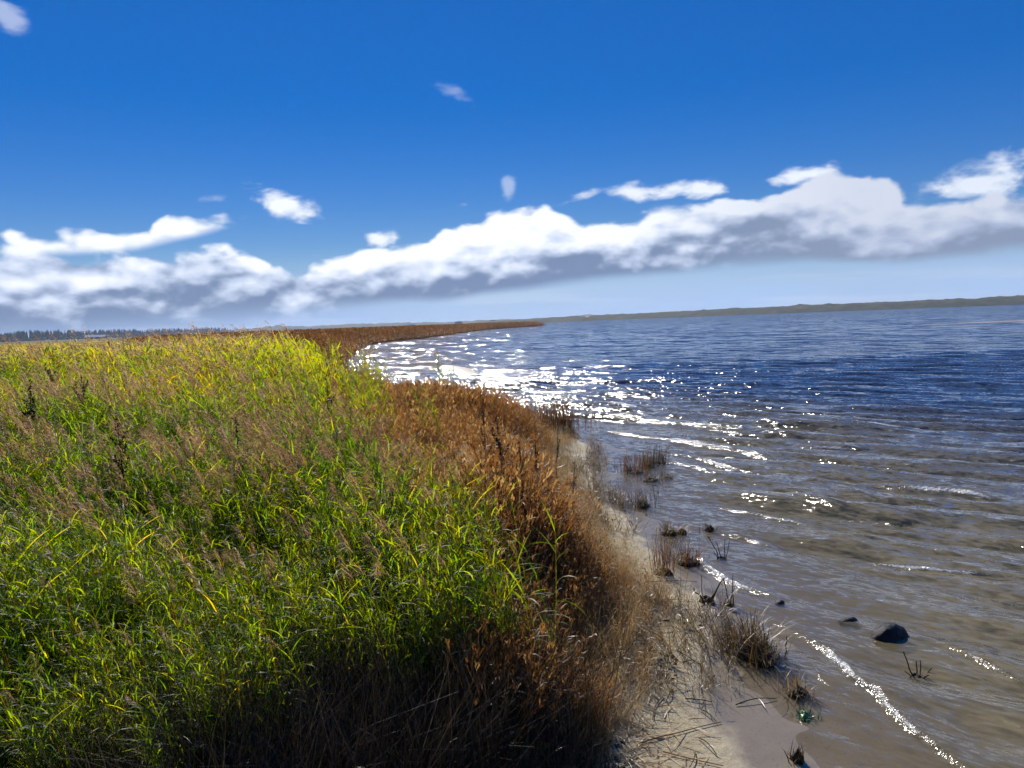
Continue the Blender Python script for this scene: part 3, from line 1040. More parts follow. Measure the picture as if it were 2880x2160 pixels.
xs_, ys_ = x[x2] + 0.1 * r.normal(size=x2.sum()), y[x2] + 0.1 * r.normal(size=x2.sum())
n = len(xs_)
scatter('straw_grass', C_straw, 6, np.stack([xs_, ys_, ground_z(xs_, ys_)], -1), r.uniform(0, 6.28, n), r.normal(size=(n, 2)) * 0.12, s[x2] * 1.05,
        np.clip(r.normal(0.5, 0.2, n), 0, 1), r, 'tan dead grass mixed through the brown rushes')
# far rusty reed belt along the bay and the headland
y = 27 + (404 - 27) * r.random(14000) ** 1.7
dd = 0.8 + r.random(len(y)) ** 1.4 * np.interp(y, [22, 30, 60, 90, 200, 404], [2, 4, 12, 26, 30, 18])
x = shore_x(y) - dd
keep = x < np.interp(y, [0, 395, 398, 404], [99, 99, 14, 6])
x, y, dd = x[keep], y[keep], dd[keep]
z = ground_z(x, y)
s = np.interp(y, [22, 40, 90, 404], [1.0, 1.35, 1.65, 1.6]) * (0.55 + 0.5 * sstep(dd, 0.5, 3.5)) * r.uniform(0.8, 1.1, len(x))
n = len(x)
wd = np.interp(y, [22, 90, 404], [0.8, 2.0, 4.5])
scatter('far_rush_belt', C_far_brown, 5, np.stack([x, y, z], -1), r.uniform(0, 6.28, n), r.normal(size=(n, 2)) * 0.03, np.stack([wd, wd, s], -1),
        np.clip(0.14 + 0.2 * vnoise(x, y, 0.05, 63) + 0.1 * r.normal(size=n) + 0.15 * (1 - sstep(dd, 0.5, 3)), 0, 1), r,
        'rusty red-brown reed belt curving round the bay to the low headland')
# straw: dead leaning grass at the foot of the rushes
y = 3.3 + 13.0 * r.random(4200)
x = shore_x(y) - 2.3 * r.random(len(y))
d = shore_x(y) - x
keep = (d > 0.5) & (d < 2.3) & (y > front_y(x) - 0.05) & (r.random(len(x)) < 0.15 + 0.85 * sstep(d, 0.4, 0.9))
x, y = thin(x, y, keep)
z = ground_z(x, y)
n = len(x)
yq = 5.0 + 12.5 * r.random(720)
xq = shore_x(yq) + 0.12 - 0.85 * r.random(len(yq))
kq = (vnoise(xq, yq, 1.6, 91) > -0.15)
xq, yq = xq[kq], yq[kq]
nq = len(xq)
scatter('shore_sprigs', C_sprig, 5, np.stack([xq, yq, ground_z(xq, yq)], -1), r.uniform(0, 6.28, nq), r.normal(size=(nq, 2)) * 0.25, 0.22 + 0.6 * r.random(nq) ** 1.6,
        np.clip(r.normal(0.4, 0.25, nq), 0, 1), r, 'sparse dead sprigs sticking out of the sand along the waterline')
scatter('straw_litter', C_straw, 6, np.stack([x, y, z], -1), r.uniform(0, 6.28, n), r.normal(size=(n, 2)) * 0.22, r.uniform(0.16, 0.5, n),
        np.clip(r.normal(0.5, 0.2, n), 0, 1), r, 'pale dead straw leaning over the sand')
# dead stems at the foot of the reed front, shade also in their colour
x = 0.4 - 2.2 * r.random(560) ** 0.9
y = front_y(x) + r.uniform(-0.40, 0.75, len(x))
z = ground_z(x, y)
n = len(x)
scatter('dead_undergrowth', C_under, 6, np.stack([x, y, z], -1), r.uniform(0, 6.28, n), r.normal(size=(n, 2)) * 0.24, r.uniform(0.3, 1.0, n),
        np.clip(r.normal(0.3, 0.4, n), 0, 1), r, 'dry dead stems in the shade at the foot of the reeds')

# ------------------------------------------------------------------ far country
def flat_mat(name, stops, scale, rough=0.95, detail=5.0, bump=0.0):
    m, T = new_mat(name)
    g = T.node('ShaderNodeNewGeometry')
    p = T.node('ShaderNodeBsdfPrincipled')
    f = T.noise(g.outputs['Position'], scale, detail, 0.6)
    T.put(p.inputs['Base Color'], T.ramp(f, stops))
    p.inputs['Roughness'].default_value = rough
    p.inputs['Specular IOR Level'].default_value = 0.2
    if bump:
        b = T.node('ShaderNodeBump')
        b.inputs['Distance'].default_value = bump
        b.inputs['Strength'].default_value = 0.8
        T.l.new(T.noise(g.outputs['Position'], scale * 2.5, 5.0, 0.65), b.inputs['Height'])
        T.l.new(b.outputs[0], p.inputs['Normal'])
    out(T, p.outputs[0])
    return m


M_dune = flat_mat('dune_heath', [(0.30, (0.022, 0.026, 0.012)), (0.48, (0.036, 0.040, 0.018)), (0.62, (0.062, 0.062, 0.030)), (0.80, (0.12, 0.105, 0.06))], 0.035)
M_hill = flat_mat('far_heath', [(0.3, (0.035, 0.045, 0.022)), (0.7, (0.10, 0.10, 0.05))], 0.012)
M_forest = flat_mat('spruce', [(0.3, (0.012, 0.024, 0.012)), (0.7, (0.035, 0.060, 0.025))], 0.08)
M_white = flat_mat('white_render', [(0.3, (0.72, 0.71, 0.68)), (0.7, (0.80, 0.79, 0.77))], 0.5)
M_roofpale = flat_mat('pale_roof', [(0.3, (0.46, 0.47, 0.48)), (0.7, (0.56, 0.57, 0.58))], 0.6)
M_roofdark = flat_mat('dark_roof', [(0.3, (0.10, 0.07, 0.06)), (0.7, (0.16, 0.11, 0.09))], 0.6)
M_sandpale = flat_mat('pale_sand', [(0.3, (0.44, 0.37, 0.27)), (0.7, (0.54, 0.46, 0.35))], 0.3)


def ridge(name, prof, mat, depth, label, n=420, rough=0.12, seed=0, low=1.0):
    """prof: azimuth degrees, shore distance, crest height"""
    prof = np.array(prof, float)
    az_ = np.linspace(prof[0, 0], prof[-1, 0], n)
    dist = np.interp(az_, prof[:, 0], prof[:, 1])
    hgt = np.interp(az_, prof[:, 0], prof[:, 2]) * low
    hgt = hgt * (1 + rough * (vnoise(az_, az_ * 0, 1.3, seed) + 0.6 * vnoise(az_, az_ * 0, 4.0, seed + 1) + 0.3 * vnoise(az_, az_ * 0, 11.0, seed + 2)))
    cs = np.array([(-0.06, -1.0), (0.0, 0.05), (0.03, 0.10), (0.08, 0.16), (0.18, 0.30), (0.32, 0.52), (0.46, 0.70), (0.62, 0.86), (0.8, 0.97), (1.0, 1.0), (1.4, 0.7), (2.0, 0.0), (2.2, -0.3)])
    V = np.zeros((len(cs), n, 3))
    for i, (c, hh) in enumerate(cs):
        a = np.radians(az_)
        dd = dist + c * depth
        V[i, :, 0] = np.sin(a) * dd
        V[i, :, 1] = np.cos(a) * dd
        bump = vnoise(az_, az_ * 0 + i * 3.1, 2.6, seed + 5) * 0.12 + vnoise(az_, az_ * 0 + i * 1.7, 7.0, seed + 6) * 0.07
        V[i, :, 2] = hgt * (hh + (bump if 2 < i < 9 else 0)) if hh >= 0 else hh * 1.0
    ob = grid_mesh(name, V, mat)
    tag(ob, label, None, None, 'structure')
    return ob


ridge('dune_ridge', [(-4.5, 900, 1.5), (-1.5, 960, 5.0), (0.5, 1000, 6.5), (3, 1060, 8.2), (5.6, 1100, 9.6), (8.4, 1150, 9.6), (12, 1180, 11.2), (16, 1200, 12.4), (20.0, 1220, 13.2), (20.7, 1220, 15.0), (21.4, 1220, 13.2),
                     (27, 1250, 14.0), (31, 1270, 13.6), (32.4, 1280, 15.0), (34, 1280, 15.6), (46, 1300, 16.5), (60, 1300, 14)], M_dune, 90.0,
      'low dark heath-covered dune ridge along the far shore', rough=0.05, seed=70, low=0.86)
ridge('hills', [(-30, 2650, 6), (-22, 2650, 10), (-18.5, 2650, 13), (-16.8, 2650, 20), (-15, 2650, 15), (-12, 2650, 15.5), (-7.5, 2600, 13), (-4, 2500, 11), (0, 2400, 11), (5, 2400, 12), (10, 2400, 9)], M_hill, 160.0,
      'faint hills on the skyline behind the marsh', rough=0.13, seed=80)
# bare sand blow-out on the dune face
mb = MB()
pts = []
for k in range(9):
    t = k / 8
    pts.append((101 + 20 * t, 1128 + 10 * t + 6 * math.sin(t * 5), 4.3 + 4.2 * t))
mb.strip(pts, [1, 5, 9, 7, 10, 8, 12, 6, 1], np.array([0.2, 0.75, 0.45]), 0.5)
blow = mb.build('dune_sand', M_sandpale)
tag(blow, 'pale bare sand patch on the dune ridge', None, None, 'structure')

# sandbank in the lake
M_bar = flat_mat('wet_sandbank', [(0.3, (0.34, 0.27, 0.19)), (0.7, (0.44, 0.36, 0.26))], 1.2, 0.5)
bx = np.linspace(46, 110, 90)
V = np.zeros((9, len(bx), 3))
for i, c in enumerate(np.linspace(-1, 1, 9)):
    wdt = 2.4 * np.sin(np.pi * np.linspace(0, 1, len(bx))) ** 0.5 * (1 + 0.4 * vnoise(bx, bx * 0, 0.2, 3)) + 0.2
    V[i, :, 0] = bx
    V[i, :, 1] = 108 + c * wdt + 1.2 * np.sin(bx * 0.13)
    V[i, :, 2] = -0.10 + (0.20 * (1 - c * c)) * (0.45 + 0.55 * sstep(bx, 56, 74)) * (1 + 0.3 * vnoise(bx, bx * 0 + i, 0.6, 5))
bar = grid_mesh('sandbar', V, M_bar)
tag(bar, 'narrow pale sandbank just breaking the lake surface', None, None, 'structure')

spx = np.linspace(36, 50, 40)
V = np.zeros((9, len(spx), 3))
for i, c in enumerate(np.linspace(-1, 1, 9)):
    wdt = 1.1 * np.sin(np.pi * np.linspace(0, 1, len(spx))) ** 0.6 + 0.05
    V[i, :, 0] = -1.6 - (spx - 36) * 0.20 + c * wdt
    V[i, :, 1] = spx
    V[i, :, 2] = -0.06 + 0.15 * (1 - c * c) * np.sin(np.pi * np.linspace(0, 1, len(spx))) ** 0.5
bar2 = grid_mesh('sandbar', V, M_bar)
tag(bar2, 'small pale sand spit behind the brown rushes', None, None, 'structure')

# spruce forest on the left skyline
r = np.random.default_rng(91)
mb = MB()
fp = np.array([(-700, 1010), (-800, 1160), (-830, 1500), (-860, 1900), (-880, 2400)])
fcum = np.concatenate([[0], np.cumsum(np.linalg.norm(np.diff(fp, axis=0), axis=1))])
def fpoint(u):
    return np.array([np.interp(u, fcum, fp[:, 0]), np.interp(u, fcum, fp[:, 1])])
for i in range(1300):
    u = fcum[-1] * (-0.08 + 1.08 * r.random())
    p = fpoint(max(u, 0)) + np.array([-60 * r.random() - (60 if u < 0 else 0), (u if u < 0 else 0) * 1.0 + 40 * r.random()])
    h = r.uniform(12.0, 19.0) * (1.0 + 0.12 * math.sin(u * 0.02))
    rad = h * r.uniform(0.15, 0.24)
    z0 = 0.5
    nl = 4
    for k in range(nl):
        zb = z0 + h * (0.05 + 0.90 * k / nl)
        zt = z0 + h * min(1.0, 0.05 + 0.90 * (k + 1.55) / nl)
        rr = rad * (1 - k / nl * 0.85)
        ring = []
        m_ = 6
        a0 = r.random() * 6
        for q in range(m_):
            a = a0 + 6.283 * q / m_
            w_ = rr * r.uniform(0.7, 1.2)
            ring.append((p[0] + math.cos(a) * w_, p[1] + math.sin(a) * w_, zb - r.random() * h * 0.03))
        ring.append((p[0], p[1], zt))
        mb.add(ring, [(q, (q + 1) % m_, m_) for q in range(m_)], 0.5)
# broadleaved scrub under the trees
for i in range(500):
    u = fcum[-1] * (-0.08 + 1.08 * r.random())
    p = fpoint(max(u, 0)) + np.array([r.normal() * 8 + 6 - (60 if u < 0 else 0), (u if u < 0 else 0) + r.normal() * 10 - 4])
    h = r.uniform(2.5, 6.0)
    ring = []
    for lv, (zz, rr) in enumerate(((0, 0.5), (0.35, 0.8), (0.75, 0.55), (1.0, 0.1))):
        for q in range(6):
            a = 6.283 * q / 6 + lv
            w_ = h * rr * r.uniform(0.75, 1.25)
            ring.append((p[0] + math.cos(a) * w_, p[1] + math.sin(a) * w_, 0.4 + h * zz * r.uniform(0.9, 1.1)))
    mb.add(ring, [(l * 6 + q, l * 6 + (q + 1) % 6, l * 6 + 6 + (q + 1) % 6, l * 6 + 6 + q) for l in range(3) for q in range(6)], 0.5)
forest = mb.build('conifer_forest', M_forest, smooth=False)
tag(forest, 'distant dark spruce forest along the left horizon', None, None, 'stuff')


def house(name, x, y, z, length, width, wall_h, roof_h, rz, wall_m, roof_m, label, chimney=False):
    e = empty(name, (x, y, z), rz)
    mb = MB()
    L, w, h = length / 2, width / 2, wall_h
    vv = [(-L, -w, 0), (L, -w, 0), (L, w, 0), (-L, w, 0), (-L, -w, h), (L, -w, h), (L, w, h), (-L, w, h), (-L, 0, h + roof_h * 0.96), (L, 0, h + roof_h * 0.96)]
    mb.add(vv, [(0, 1, 5, 4), (1, 2, 6, 9, 5), (2, 3, 7, 6), (3, 0, 4, 8, 7)], 0.5)
    mb.build('wall', wall_m, e, smooth=False)
    mb = MB()
    o = 0.4
    t = 0.25
    a = [(-L - o, -w - o, h - 0.2), (L + o, -w - o, h - 0.2), (L + o, 0, h + roof_h), (-L - o, 0, h + roof_h), (L + o, w + o, h - 0.2), (-L - o, w + o, h - 0.2)]
    b = [(q[0], q[1], q[2] + t) for q in a]
    mb.add(a + b, [(0, 1, 2, 3), (3, 2, 4, 5), (7, 6, 9, 8), (8, 9, 11, 10), (0, 6, 7, 1), (4, 10, 11, 5), (1, 7, 8, 2), (2, 8, 10, 4), (0, 3, 9, 6), (3, 5, 11, 9)], 0.5)
    rf = mb.build('roof', roof_m, e, smooth=False)
    if chimney:
        mb = MB()
        c = 0.35
        zz = h + roof_h - 0.3
        vv = [(L * 0.4 + sx * c, sy * c, zz + k * 1.5) for k in (0, 1) for sx, sy in ((-1, -1), (1, -1), (1, 1), (-1, 1))]
        mb.add(vv, [(0, 1, 5, 4), (1, 2, 6, 5), (2, 3, 7, 6), (3, 0, 4, 7), (4, 5, 6, 7)], 0.5)
        mb.build('chimney', wall_m, rf, smooth=False)
    tag(e, label, 'house' if wall_m is M_white else 'barn', 'buildings on the far side of the marsh')
    return e


M_barnwall = flat_mat('barn_wall', [(0.3, (0.20, 0.17, 0.14)), (0.7, (0.28, 0.24, 0.20))], 0.5)
house('barn', -537, 1000, 0.5, 24, 10, 2.6, 2.4, 0.15, M_barnwall, M_roofpale, 'long low barn with pale roof in front of the dark forest')
house('house', -640, 2000, 0.6, 16, 8, 3.0, 2.6, 0.3, M_white, M_roofdark, 'tiny white house under the highest hill, leftmost of the houses', True)
house('house', -577, 2000, 0.6, 13, 8, 3.0, 2.4, -0.2, M_white, M_roofdark, 'tiny white house right of the highest hill, second from the left')
house('house', -520, 2080, 0.6, 18, 8, 2.8, 2.4, 0.1, M_white, M_roofpale, 'long white house with pale roof, third from the left')
house('house', -193, 1500, 0.6, 17, 8, 3.4, 2.4, 0.1, M_white, M_roofpale, 'bright white long house above the rusty reed belt')
house('house', -93, 1400, 0.9, 12, 7, 3.0, 2.4, -0.1, M_white, M_roofdark, 'small white house standing over the dark headland reeds', True)
house('house', -33, 1500, 3.0, 10, 7, 2.6, 2.0, 0.2, M_white, M_roofdark, 'faint pale house on the low end of the dune ridge, rightmost of the houses')

# ------------------------------------------------------------------ things along the water's edge
def mound(name, parent, rad, hgt, mat, seed, loc=(0, 0, 0), seg=14, rings=6, lump=0.25):
    r = np.random.default_rng(seed)
    vv, ff = [], []
    ph = r.random(6) * 6.28
    for i in range(rings):
        t = i / (rings - 1)
        rr = math.cos(t * math.pi / 2) ** 0.7
        for k in range(seg):
            a = 6.283 * k / seg
            q = 1 + lump * (math.sin(2 * a + ph[0]) * 0.5 + math.sin(3 * a + ph[1] + t * 2) * 0.35 + math.sin(5 * a + ph[2] + t * 4) * 0.3)
            vv.append((math.cos(a) * rr * rad * q, math.sin(a) * rr * rad * q, -0.03 + (hgt + 0.03) * math.sin(t * math.pi / 2) * (1 + 0.15 * math.sin(a * 2 + ph[3]))))
    for i in range(rings - 1):
        for k in range(seg):
            a, b = i * seg + k, i * seg + (k + 1) % seg
            ff.append((a, b, b + seg, a + seg))
    mb = MB()
    mb.add(vv, ff, 0.5)
    return mb.build(name, mat, parent, loc=loc)


M_mud = flat_mat('root_mud', [(0.3, (0.018, 0.012, 0.007)), (0.7, (0.07, 0.05, 0.028))], 30.0, 0.6, bump=0.02)


def blade_set(n, h, spread, lean, w, r, bias=(0, 0), vmean=0.5, curl=0.4):
    mb = MB()
    for i in range(n):
        hh = h * r.uniform(0.35, 1.1)
        a = r.random() * 6.283
        b = np.array([r.normal() * spread, r.normal() * spread, 0.0])
        ln = r.uniform(0.05, lean)
        t = np.linspace(0, 1, 5)
        dirv_ = np.array([math.cos(a) + bias[0], math.sin(a) + bias[1], 0])
        p = b + np.outer(t ** 1.4, dirv_ * ln * hh)
        p[:, 2] = hh * (t - curl * ln * t ** 2.5)
        sd = np.array([math.cos(a + 1.4), math.sin(a + 1.4), 0])
        mb.strip(p, np.array([1, 1, 0.85, 0.6, 0.15]) * w * r.uniform(0.7, 1.3), sd, np.clip(r.normal(vmean, 0.22), 0, 1))
    return mb


def tussock(x, y, rad, h, n, mat, label, seed, lean=0.9, name='grass_tussock', w=0.005, bias=(0, 0), vmean=0.5, mh=0.05, group='tufts along the waterline', z=None):
    r = np.random.default_rng(seed)
    zz = max(gz(x, y), -0.05) if z is None else z
    e = empty(name, (x, y, zz))
    mound('root_mound', e, rad * 0.75, mh, M_mud, seed + 1)
    b = blade_set(int(n * 1.3), h, rad * 0.52, lean * 1.15, w, r, bias, vmean).build('blades', mat, e)
    b['kind'] = 'stuff'
    tag(e, label, 'tussock', group)
    return e


def stem_cluster(x, y, stems, label, name='dead_stem_cluster', mat=None, mh=0.03, mr=0.05, seed=0):
    """stems: list of (dx, dy, height, leanx, leany, radius)"""
    e = empty(name, (x, y, max(gz(x, y), -0.06)))
    mound('root_mound', e, mr, mh, M_mud, seed + 3)
    r = np.random.default_rng(seed)
    for dx, dy, h, lx, ly, rad in stems:
        t = np.linspace(0, 1, 6)
        p = np.stack([dx + lx * t ** 1.3, dy + ly * t ** 1.3, -0.02 + (h + 0.02) * t], -1) + r.normal(size=(6, 3)) * 0.004
        mb = MB()
        mb.tube(p, np.linspace(rad, rad * 0.6, 6), 5, np.clip(r.normal(0.3, 0.15), 0, 1), cap=True)
        mb.build('stem', mat or M_rush, e)
    tag(e, label, 'dead stems', 'tufts along the waterline')
    return e


tussock(0.95, 17.6, 0.55, 0.85, 420, M_brown, 'large russet rush clump jutting into the water beyond the sand', 501, lean=0.35, w=0.010, vmean=0.3, mh=0.08, name='rush_clump')
tussock(0.30, 18.6, 0.40, 0.75, 220, M_brown, 'smaller russet rush clump just behind the large one', 503, lean=0.35, w=0.010, vmean=0.3, mh=0.08, name='rush_clump')
tussock(2.53, 13.5, 0.24, 0.46, 130, M_rush, 'dark upright rush tuft standing in the water farthest out of the far group', 505, lean=0.5, w=0.006, vmean=0.3)
tussock(2.28, 13.2, 0.20, 0.40, 90, M_rush, 'dark rush tuft pressed against the left of the farthest-out tuft', 507, lean=0.5, w=0.006, vmean=0.3)
tussock(1.97, 12.8, 0.26, 0.44, 130, M_brown, 'brown tuft at the end of the sand in the far group', 509, lean=0.6, w=0.006, vmean=0.35)
tussock(2.13, 12.05, 0.18, 0.16, 70, M_rush, 'low trampled tuft in the shallow water of the far group', 511, lean=1.1, w=0.006, vmean=0.5)
tussock(2.44, 12.2, 0.15, 0.18, 60, M_rush, 'small dark low tuft nearest the waves in the far group', 513, lean=1.0, w=0.006, vmean=0.3)
tussock(1.72, 10.4, 0.17, 0.30, 110, M_rush, 'rounded brown tuft at the wet sand edge below the far group', 515, lean=0.8, w=0.006, vmean=0.45)
tussock(2.33, 9.13, 0.085, 0.13, 60, M_rush, 'small lone round tuft out in the ripples', 517, lean=1.2, w=0.006, vmean=0.55, mh=0.07)
tussock(1.80, 8.98, 0.12, 0.20, 80, M_rush, 'yellowish tuft with green tips in the foam line', 519, lean=1.0, w=0.007, vmean=0.8)
tussock(1.97, 9.02, 0.08, 0.12, 50, M_rush, 'small mossy tuft right beside the yellowish one', 521, lean=1.1, w=0.006, vmean=0.85)
tussock(1.44, 7.5, 0.13, 0.42, 60, M_brown, 'tall thin brown tuft on the sand, bent leaves at its foot', 523, lean=0.4, w=0.006, vmean=0.4)
tussock(1.76, 7.85, 0.16, 0.30, 90, M_brown, 'leaning brown tuft where the sand meets the first wave', 525, lean=0.7, w=0.006, vmean=0.35, bias=(0.3, -0.2))
tussock(1.73, 5.72, 0.19, 0.36, 300, M_rush, 'large bushy olive-brown tussock on the wet sand, nearest big one', 527, lean=1.0, w=0.005, vmean=0.62, mh=0.10)
tussock(1.79, 5.55, 0.14, 0.24, 160, M_rush, 'short tangled tussock joined to the front of the large bushy one', 529, lean=1.2, w=0.005, vmean=0.65, mh=0.07)
tussock(1.86, 5.05, 0.10, 0.20, 70, M_straw, 'drooping straw tuft with a black root in the thin water', 531, lean=1.3, w=0.006, vmean=0.45, mh=0.055, bias=(-0.4, 0))
tussock(1.57, 4.25, 0.05, 0.12, 30, M_rush, 'tiny dark sprout in the wet sand near the lower edge', 533, lean=0.6, w=0.007, vmean=0.4, mh=0.06)
stem_cluster(2.17, 8.02, [(-.02, 0, .26, -.12, .02, .006), (.0, .02, .20, -.05, .02, .006), (.03, 0, .22, .01, .0, .006), (.05, .01, .24, .04, .0, .005), (-.04, .0, .10, -.05, -.02, .006)], 'fan of dark broken stems standing in the ripples', seed=541)
stem_cluster(2.81, 5.3, [(-.02, 0, .20, -.07, .0, .006), (.01, .01, .12, .0, .0, .006), (.04, 0, .13, .0, .01, .005), (.05, .0, .06, .08, .02, .005), (.0, -.01, .05, -.08, .02, .005), (.02, -.02, .05, .03, -.05, .006)], 'small broken stem stub in the water below the boulder', seed=543)
stem_cluster(1.68, 6.72, [(-.02, 0, .13, -.10, .02, .008), (.03, .0, .20, .14, .05, .009), (.0, .0, .08, .05, -.04, .009), (-.03, .02, .22, .0, .05, .005)], 'black forked root stub at the sand edge', seed=545, mr=.07, mh=.05)
stem_cluster(1.86, 6.66, [(.0, 0, .24, -.04, .02, .006), (.02, .01, .28, .03, .02, .006), (.03, 0, .16, .02, .0, .006)], 'dark upright stems beside the white driftwood chip', seed=547)
stem_cluster(1.98, 5.6, [(.0, 0, .17, .03, .02, .006)], 'single thin dark stick right of the large bushy tussock', name='stick', seed=549, mr=.012, mh=.01)
stem_cluster(1.90, 5.75, [(.0, 0, .20, -.03, .05, .004), (.01, .02, .14, .0, .0, .004)], 'pair of thin sticks behind the large bushy tussock', name='stick', seed=551, mr=.012, mh=.01)
stem_cluster(2.0, 10.9, [(.0, 0, .26, -.05, .0, .006), (.04, .0, .16, .02, .0, .006)], 'two thin sticks in flat water behind the small lone tuft', name='stick', seed=553, mr=.02, mh=.01)

# boulder and stones
M_rock, T = new_mat('wet_rock')
geo = T.node('ShaderNodeNewGeometry')
pb = T.node('ShaderNodeBsdfPrincipled')
T.put(pb.inputs['Base Color'], T.ramp(T.noise(geo.outputs['Position'], 18.0, 6.0, 0.65), [(0.35, (0.004, 0.003, 0.003)), (0.7, (0.014, 0.011, 0.008))]))
pb.inputs['Roughness'].default_value = 0.4
pb.inputs['Specular IOR Level'].default_value = 0.25
b = T.node('ShaderNodeBump')
b.inputs['Distance'].default_value = 0.012
b.inputs['Strength'].default_value = 1.0
T.l.new(T.noise(geo.outputs['Position'], 40.0, 6.0, 0.7), b.inputs['Height'])
T.l.new(b.outputs[0], pb.inputs['Normal'])
out(T, pb.outputs[0])


def stone(x, y, z, sx, sy, sz, seed, label, rz=0.0, mat=None):
    me = bpy.data.meshes.new('boulder')
    import bmesh
    bm = bmesh.new()
    bmesh.ops.create_icosphere(bm, subdivisions=4, radius=1.0)
    for v in bm.verts:
        p = v.co.copy()
        nn = mnoise.fractal(p * 1.1 + Vector((seed, seed * 2.3, 0)), 0.9, 2.0, 4)
        n2_ = mnoise.noise(p * 0.8 + Vector((seed * 3.1, 0, 7)))
        v.co = p * (1 + 0.15 * nn + 0.10 * n2_)
        v.co.x *= sx
        v.co.y *= sy
        v.co.z *= sz
    bm.to_mesh(me)
    bm.free()
    me.polygons.foreach_set('use_smooth', np.ones(len(me.polygons), bool))
    me.materials.append(mat or M_rock)
    o = bpy.data.objects.new('boulder', me)
    COL.objects.link(o)
    o.location = (x, y, z)
    o.rotation_euler = (0, 0, rz)
    tag(o, label, 'rock', 'stones in the shallow water')
    return o


stone(2.92, 5.92, 0.0, 0.145, 0.11, 0.10, 3.7, 'black wet boulder standing out of the ripples', 0.3)
stone(2.74, 6.24, -0.015, 0.085, 0.06, 0.045, 5.0, 'small dark stone barely awash behind the black boulder', 0.1)
stone(2.32, 6.68, 0.0, 0.05, 0.04, 0.035, 8.0, 'small dark stone at the end of the brightest wave', 0.5)

# green weed
M_weed, T = new_mat('green_weed')
geo = T.node('ShaderNodeNewGeometry')
pb = T.node('ShaderNodeBsdfPrincipled')
T.put(pb.inputs['Base Color'], T.ramp(T.noise(geo.outputs['Position'], 40.0, 4.0, 0.6), [(0.35, (0.010, 0.045, 0.008)), (0.7, (0.06, 0.16, 0.02))]))
pb.inputs['Roughness'].default_value = 0.35
out(T, pb.outputs[0])
e = empty('green_weed', (1.80, 4.75, gz(1.80, 4.75)), -0.6)
mound('clump', e, 0.055, 0.03, M_weed, 561, lump=0.4, seg=20, rings=8)
w_ = blade_set(70, 0.07, 0.03, 1.9, 0.007, np.random.default_rng(562), curl=0.55)
o = w_.build('fronds', M_weed, e)
o['kind'] = 'stuff'
tag(e, 'bright green glossy weed clump lying in the thin water', 'weed')

# driftwood chip
M_chip = flat_mat('bleached_wood', [(0.3, (0.62, 0.63, 0.64)), (0.7, (0.75, 0.76, 0.78))], 20.0, 0.6)
mb = MB()
t = np.linspace(0, 1, 9)
mb.tube(np.stack([-0.045 + 0.09 * t, 0.006 * np.sin(t * 6), 0.012 + 0.004 * np.sin(t * 4)], -1), 0.003 + 0.014 * np.sin(np.pi * np.clip(t, 0.05, 0.95)), 8, 0.5, cap=True)
o = mb.build('driftwood_chip', M_chip, loc=(1.86, 6.50, max(gz(1.86, 6.5), 0.0)))
o.rotation_euler = (0, 0, -0.25)
tag(o, 'small white bleached driftwood chip at the foot of the dark upright stems', 'driftwood')

# dead stems lying on the beach
STEMS = [((0.80, 4.29), (1.12, 4.17), M_straw, 0.8, 'long pale straw lying lowest on the sand, pointing to the water'),
         ((0.67, 4.35), (1.24, 4.66), M_straw, 0.6, 'longest thick reed stem lying slantwise across the near sand'),
         ((1.05, 4.46), (1.11, 4.28), M_straw, 0.6, 'short straw below the slanting thick stem'),
         ((1.08, 4.95), (1.25, 4.92), M_rush, 0.1, 'short dark stick level with the drooping straw tuft, on the wet sand'),
         ((0.94, 4.98), (0.81, 4.66), M_straw, 0.6, 'straight straw at the inner sand edge above the slanting stem'),
         ((1.02, 5.10), (0.93, 4.87), M_straw, 0.4, 'brownish straw just right of the straight inner straw'),
         ((1.23, 5.24), (1.21, 5.03), M_straw, 0.9, 'short white straw on bare sand left of the short bushy tussock'),
         ((1.32, 6.06), (1.24, 5.70), M_straw, 0.9, 'pale straw alone on smooth sand left of the large bushy tussock'),
         ((1.15, 4.81), (1.21, 4.66), M_straw, 0.5, 'short straw at the upper end of the slanting thick stem'),
         ((1.18, 5.68), (1.32, 5.41), M_rush, 0.1, 'dark twig lying on sand in front of the large bushy tussock'),
         ((0.99, 4.31), (0.92, 4.14), M_straw, 0.7, 'straw crossing the lowest long straw'),
         ((0.97, 6.58), (1.47, 6.74), M_straw, 0.8, 'long pale stem reaching from the rushes to the black forked root'),
         ((1.21, 7.18), (1.72, 7.26), M_brown, 0.6, 'long reddish stem lying under the tall thin brown tuft'),
         ((1.40, 4.89), (1.70, 4.98), M_rush, 0.15, 'dark stalk running into the drooping straw tuft')]
for i, (a, b, mt, v, lab) in enumerate(STEMS):
    r = np.random.default_rng(600 + i)
    a, b = np.array(a), np.array(b)
    L = np.linalg.norm(b - a)
    t = np.linspace(0, 1, 8)
    xy = a + np.outer(t, b - a) + np.outer(np.sin(t * math.pi) * r.normal() * 0.03 * L, np.array([-(b - a)[1], (b - a)[0]]) / L)
    zz = ground_z(xy[:, 0], xy[:, 1]) + 0.010 + 0.02 * np.sin(t * math.pi) * r.random()
    base = np.array([xy[0, 0], xy[0, 1], zz[0]])
    mb = MB()
    mb.tube(np.column_stack([xy, zz]) - base, np.linspace(0.0042, 0.0026, 8), 5, v, cap=True)
    e = empty('dead_reed_stem', tuple(base))
    st_o = mb.build('stem', mt, e)
    mb = MB()
    k = 4
    pb_ = np.array([xy[k, 0], xy[k, 1], zz[k]]) - base
    add_leaf(mb, pb_, r.random() * 6.28, 0.15, L * 0.45, 0.007, 0.35, min(1, v + 0.1), r, 5)
    mb.build('leaf', mt, e)
    tag(e, lab, 'dead stem', 'dead stems on the sand')

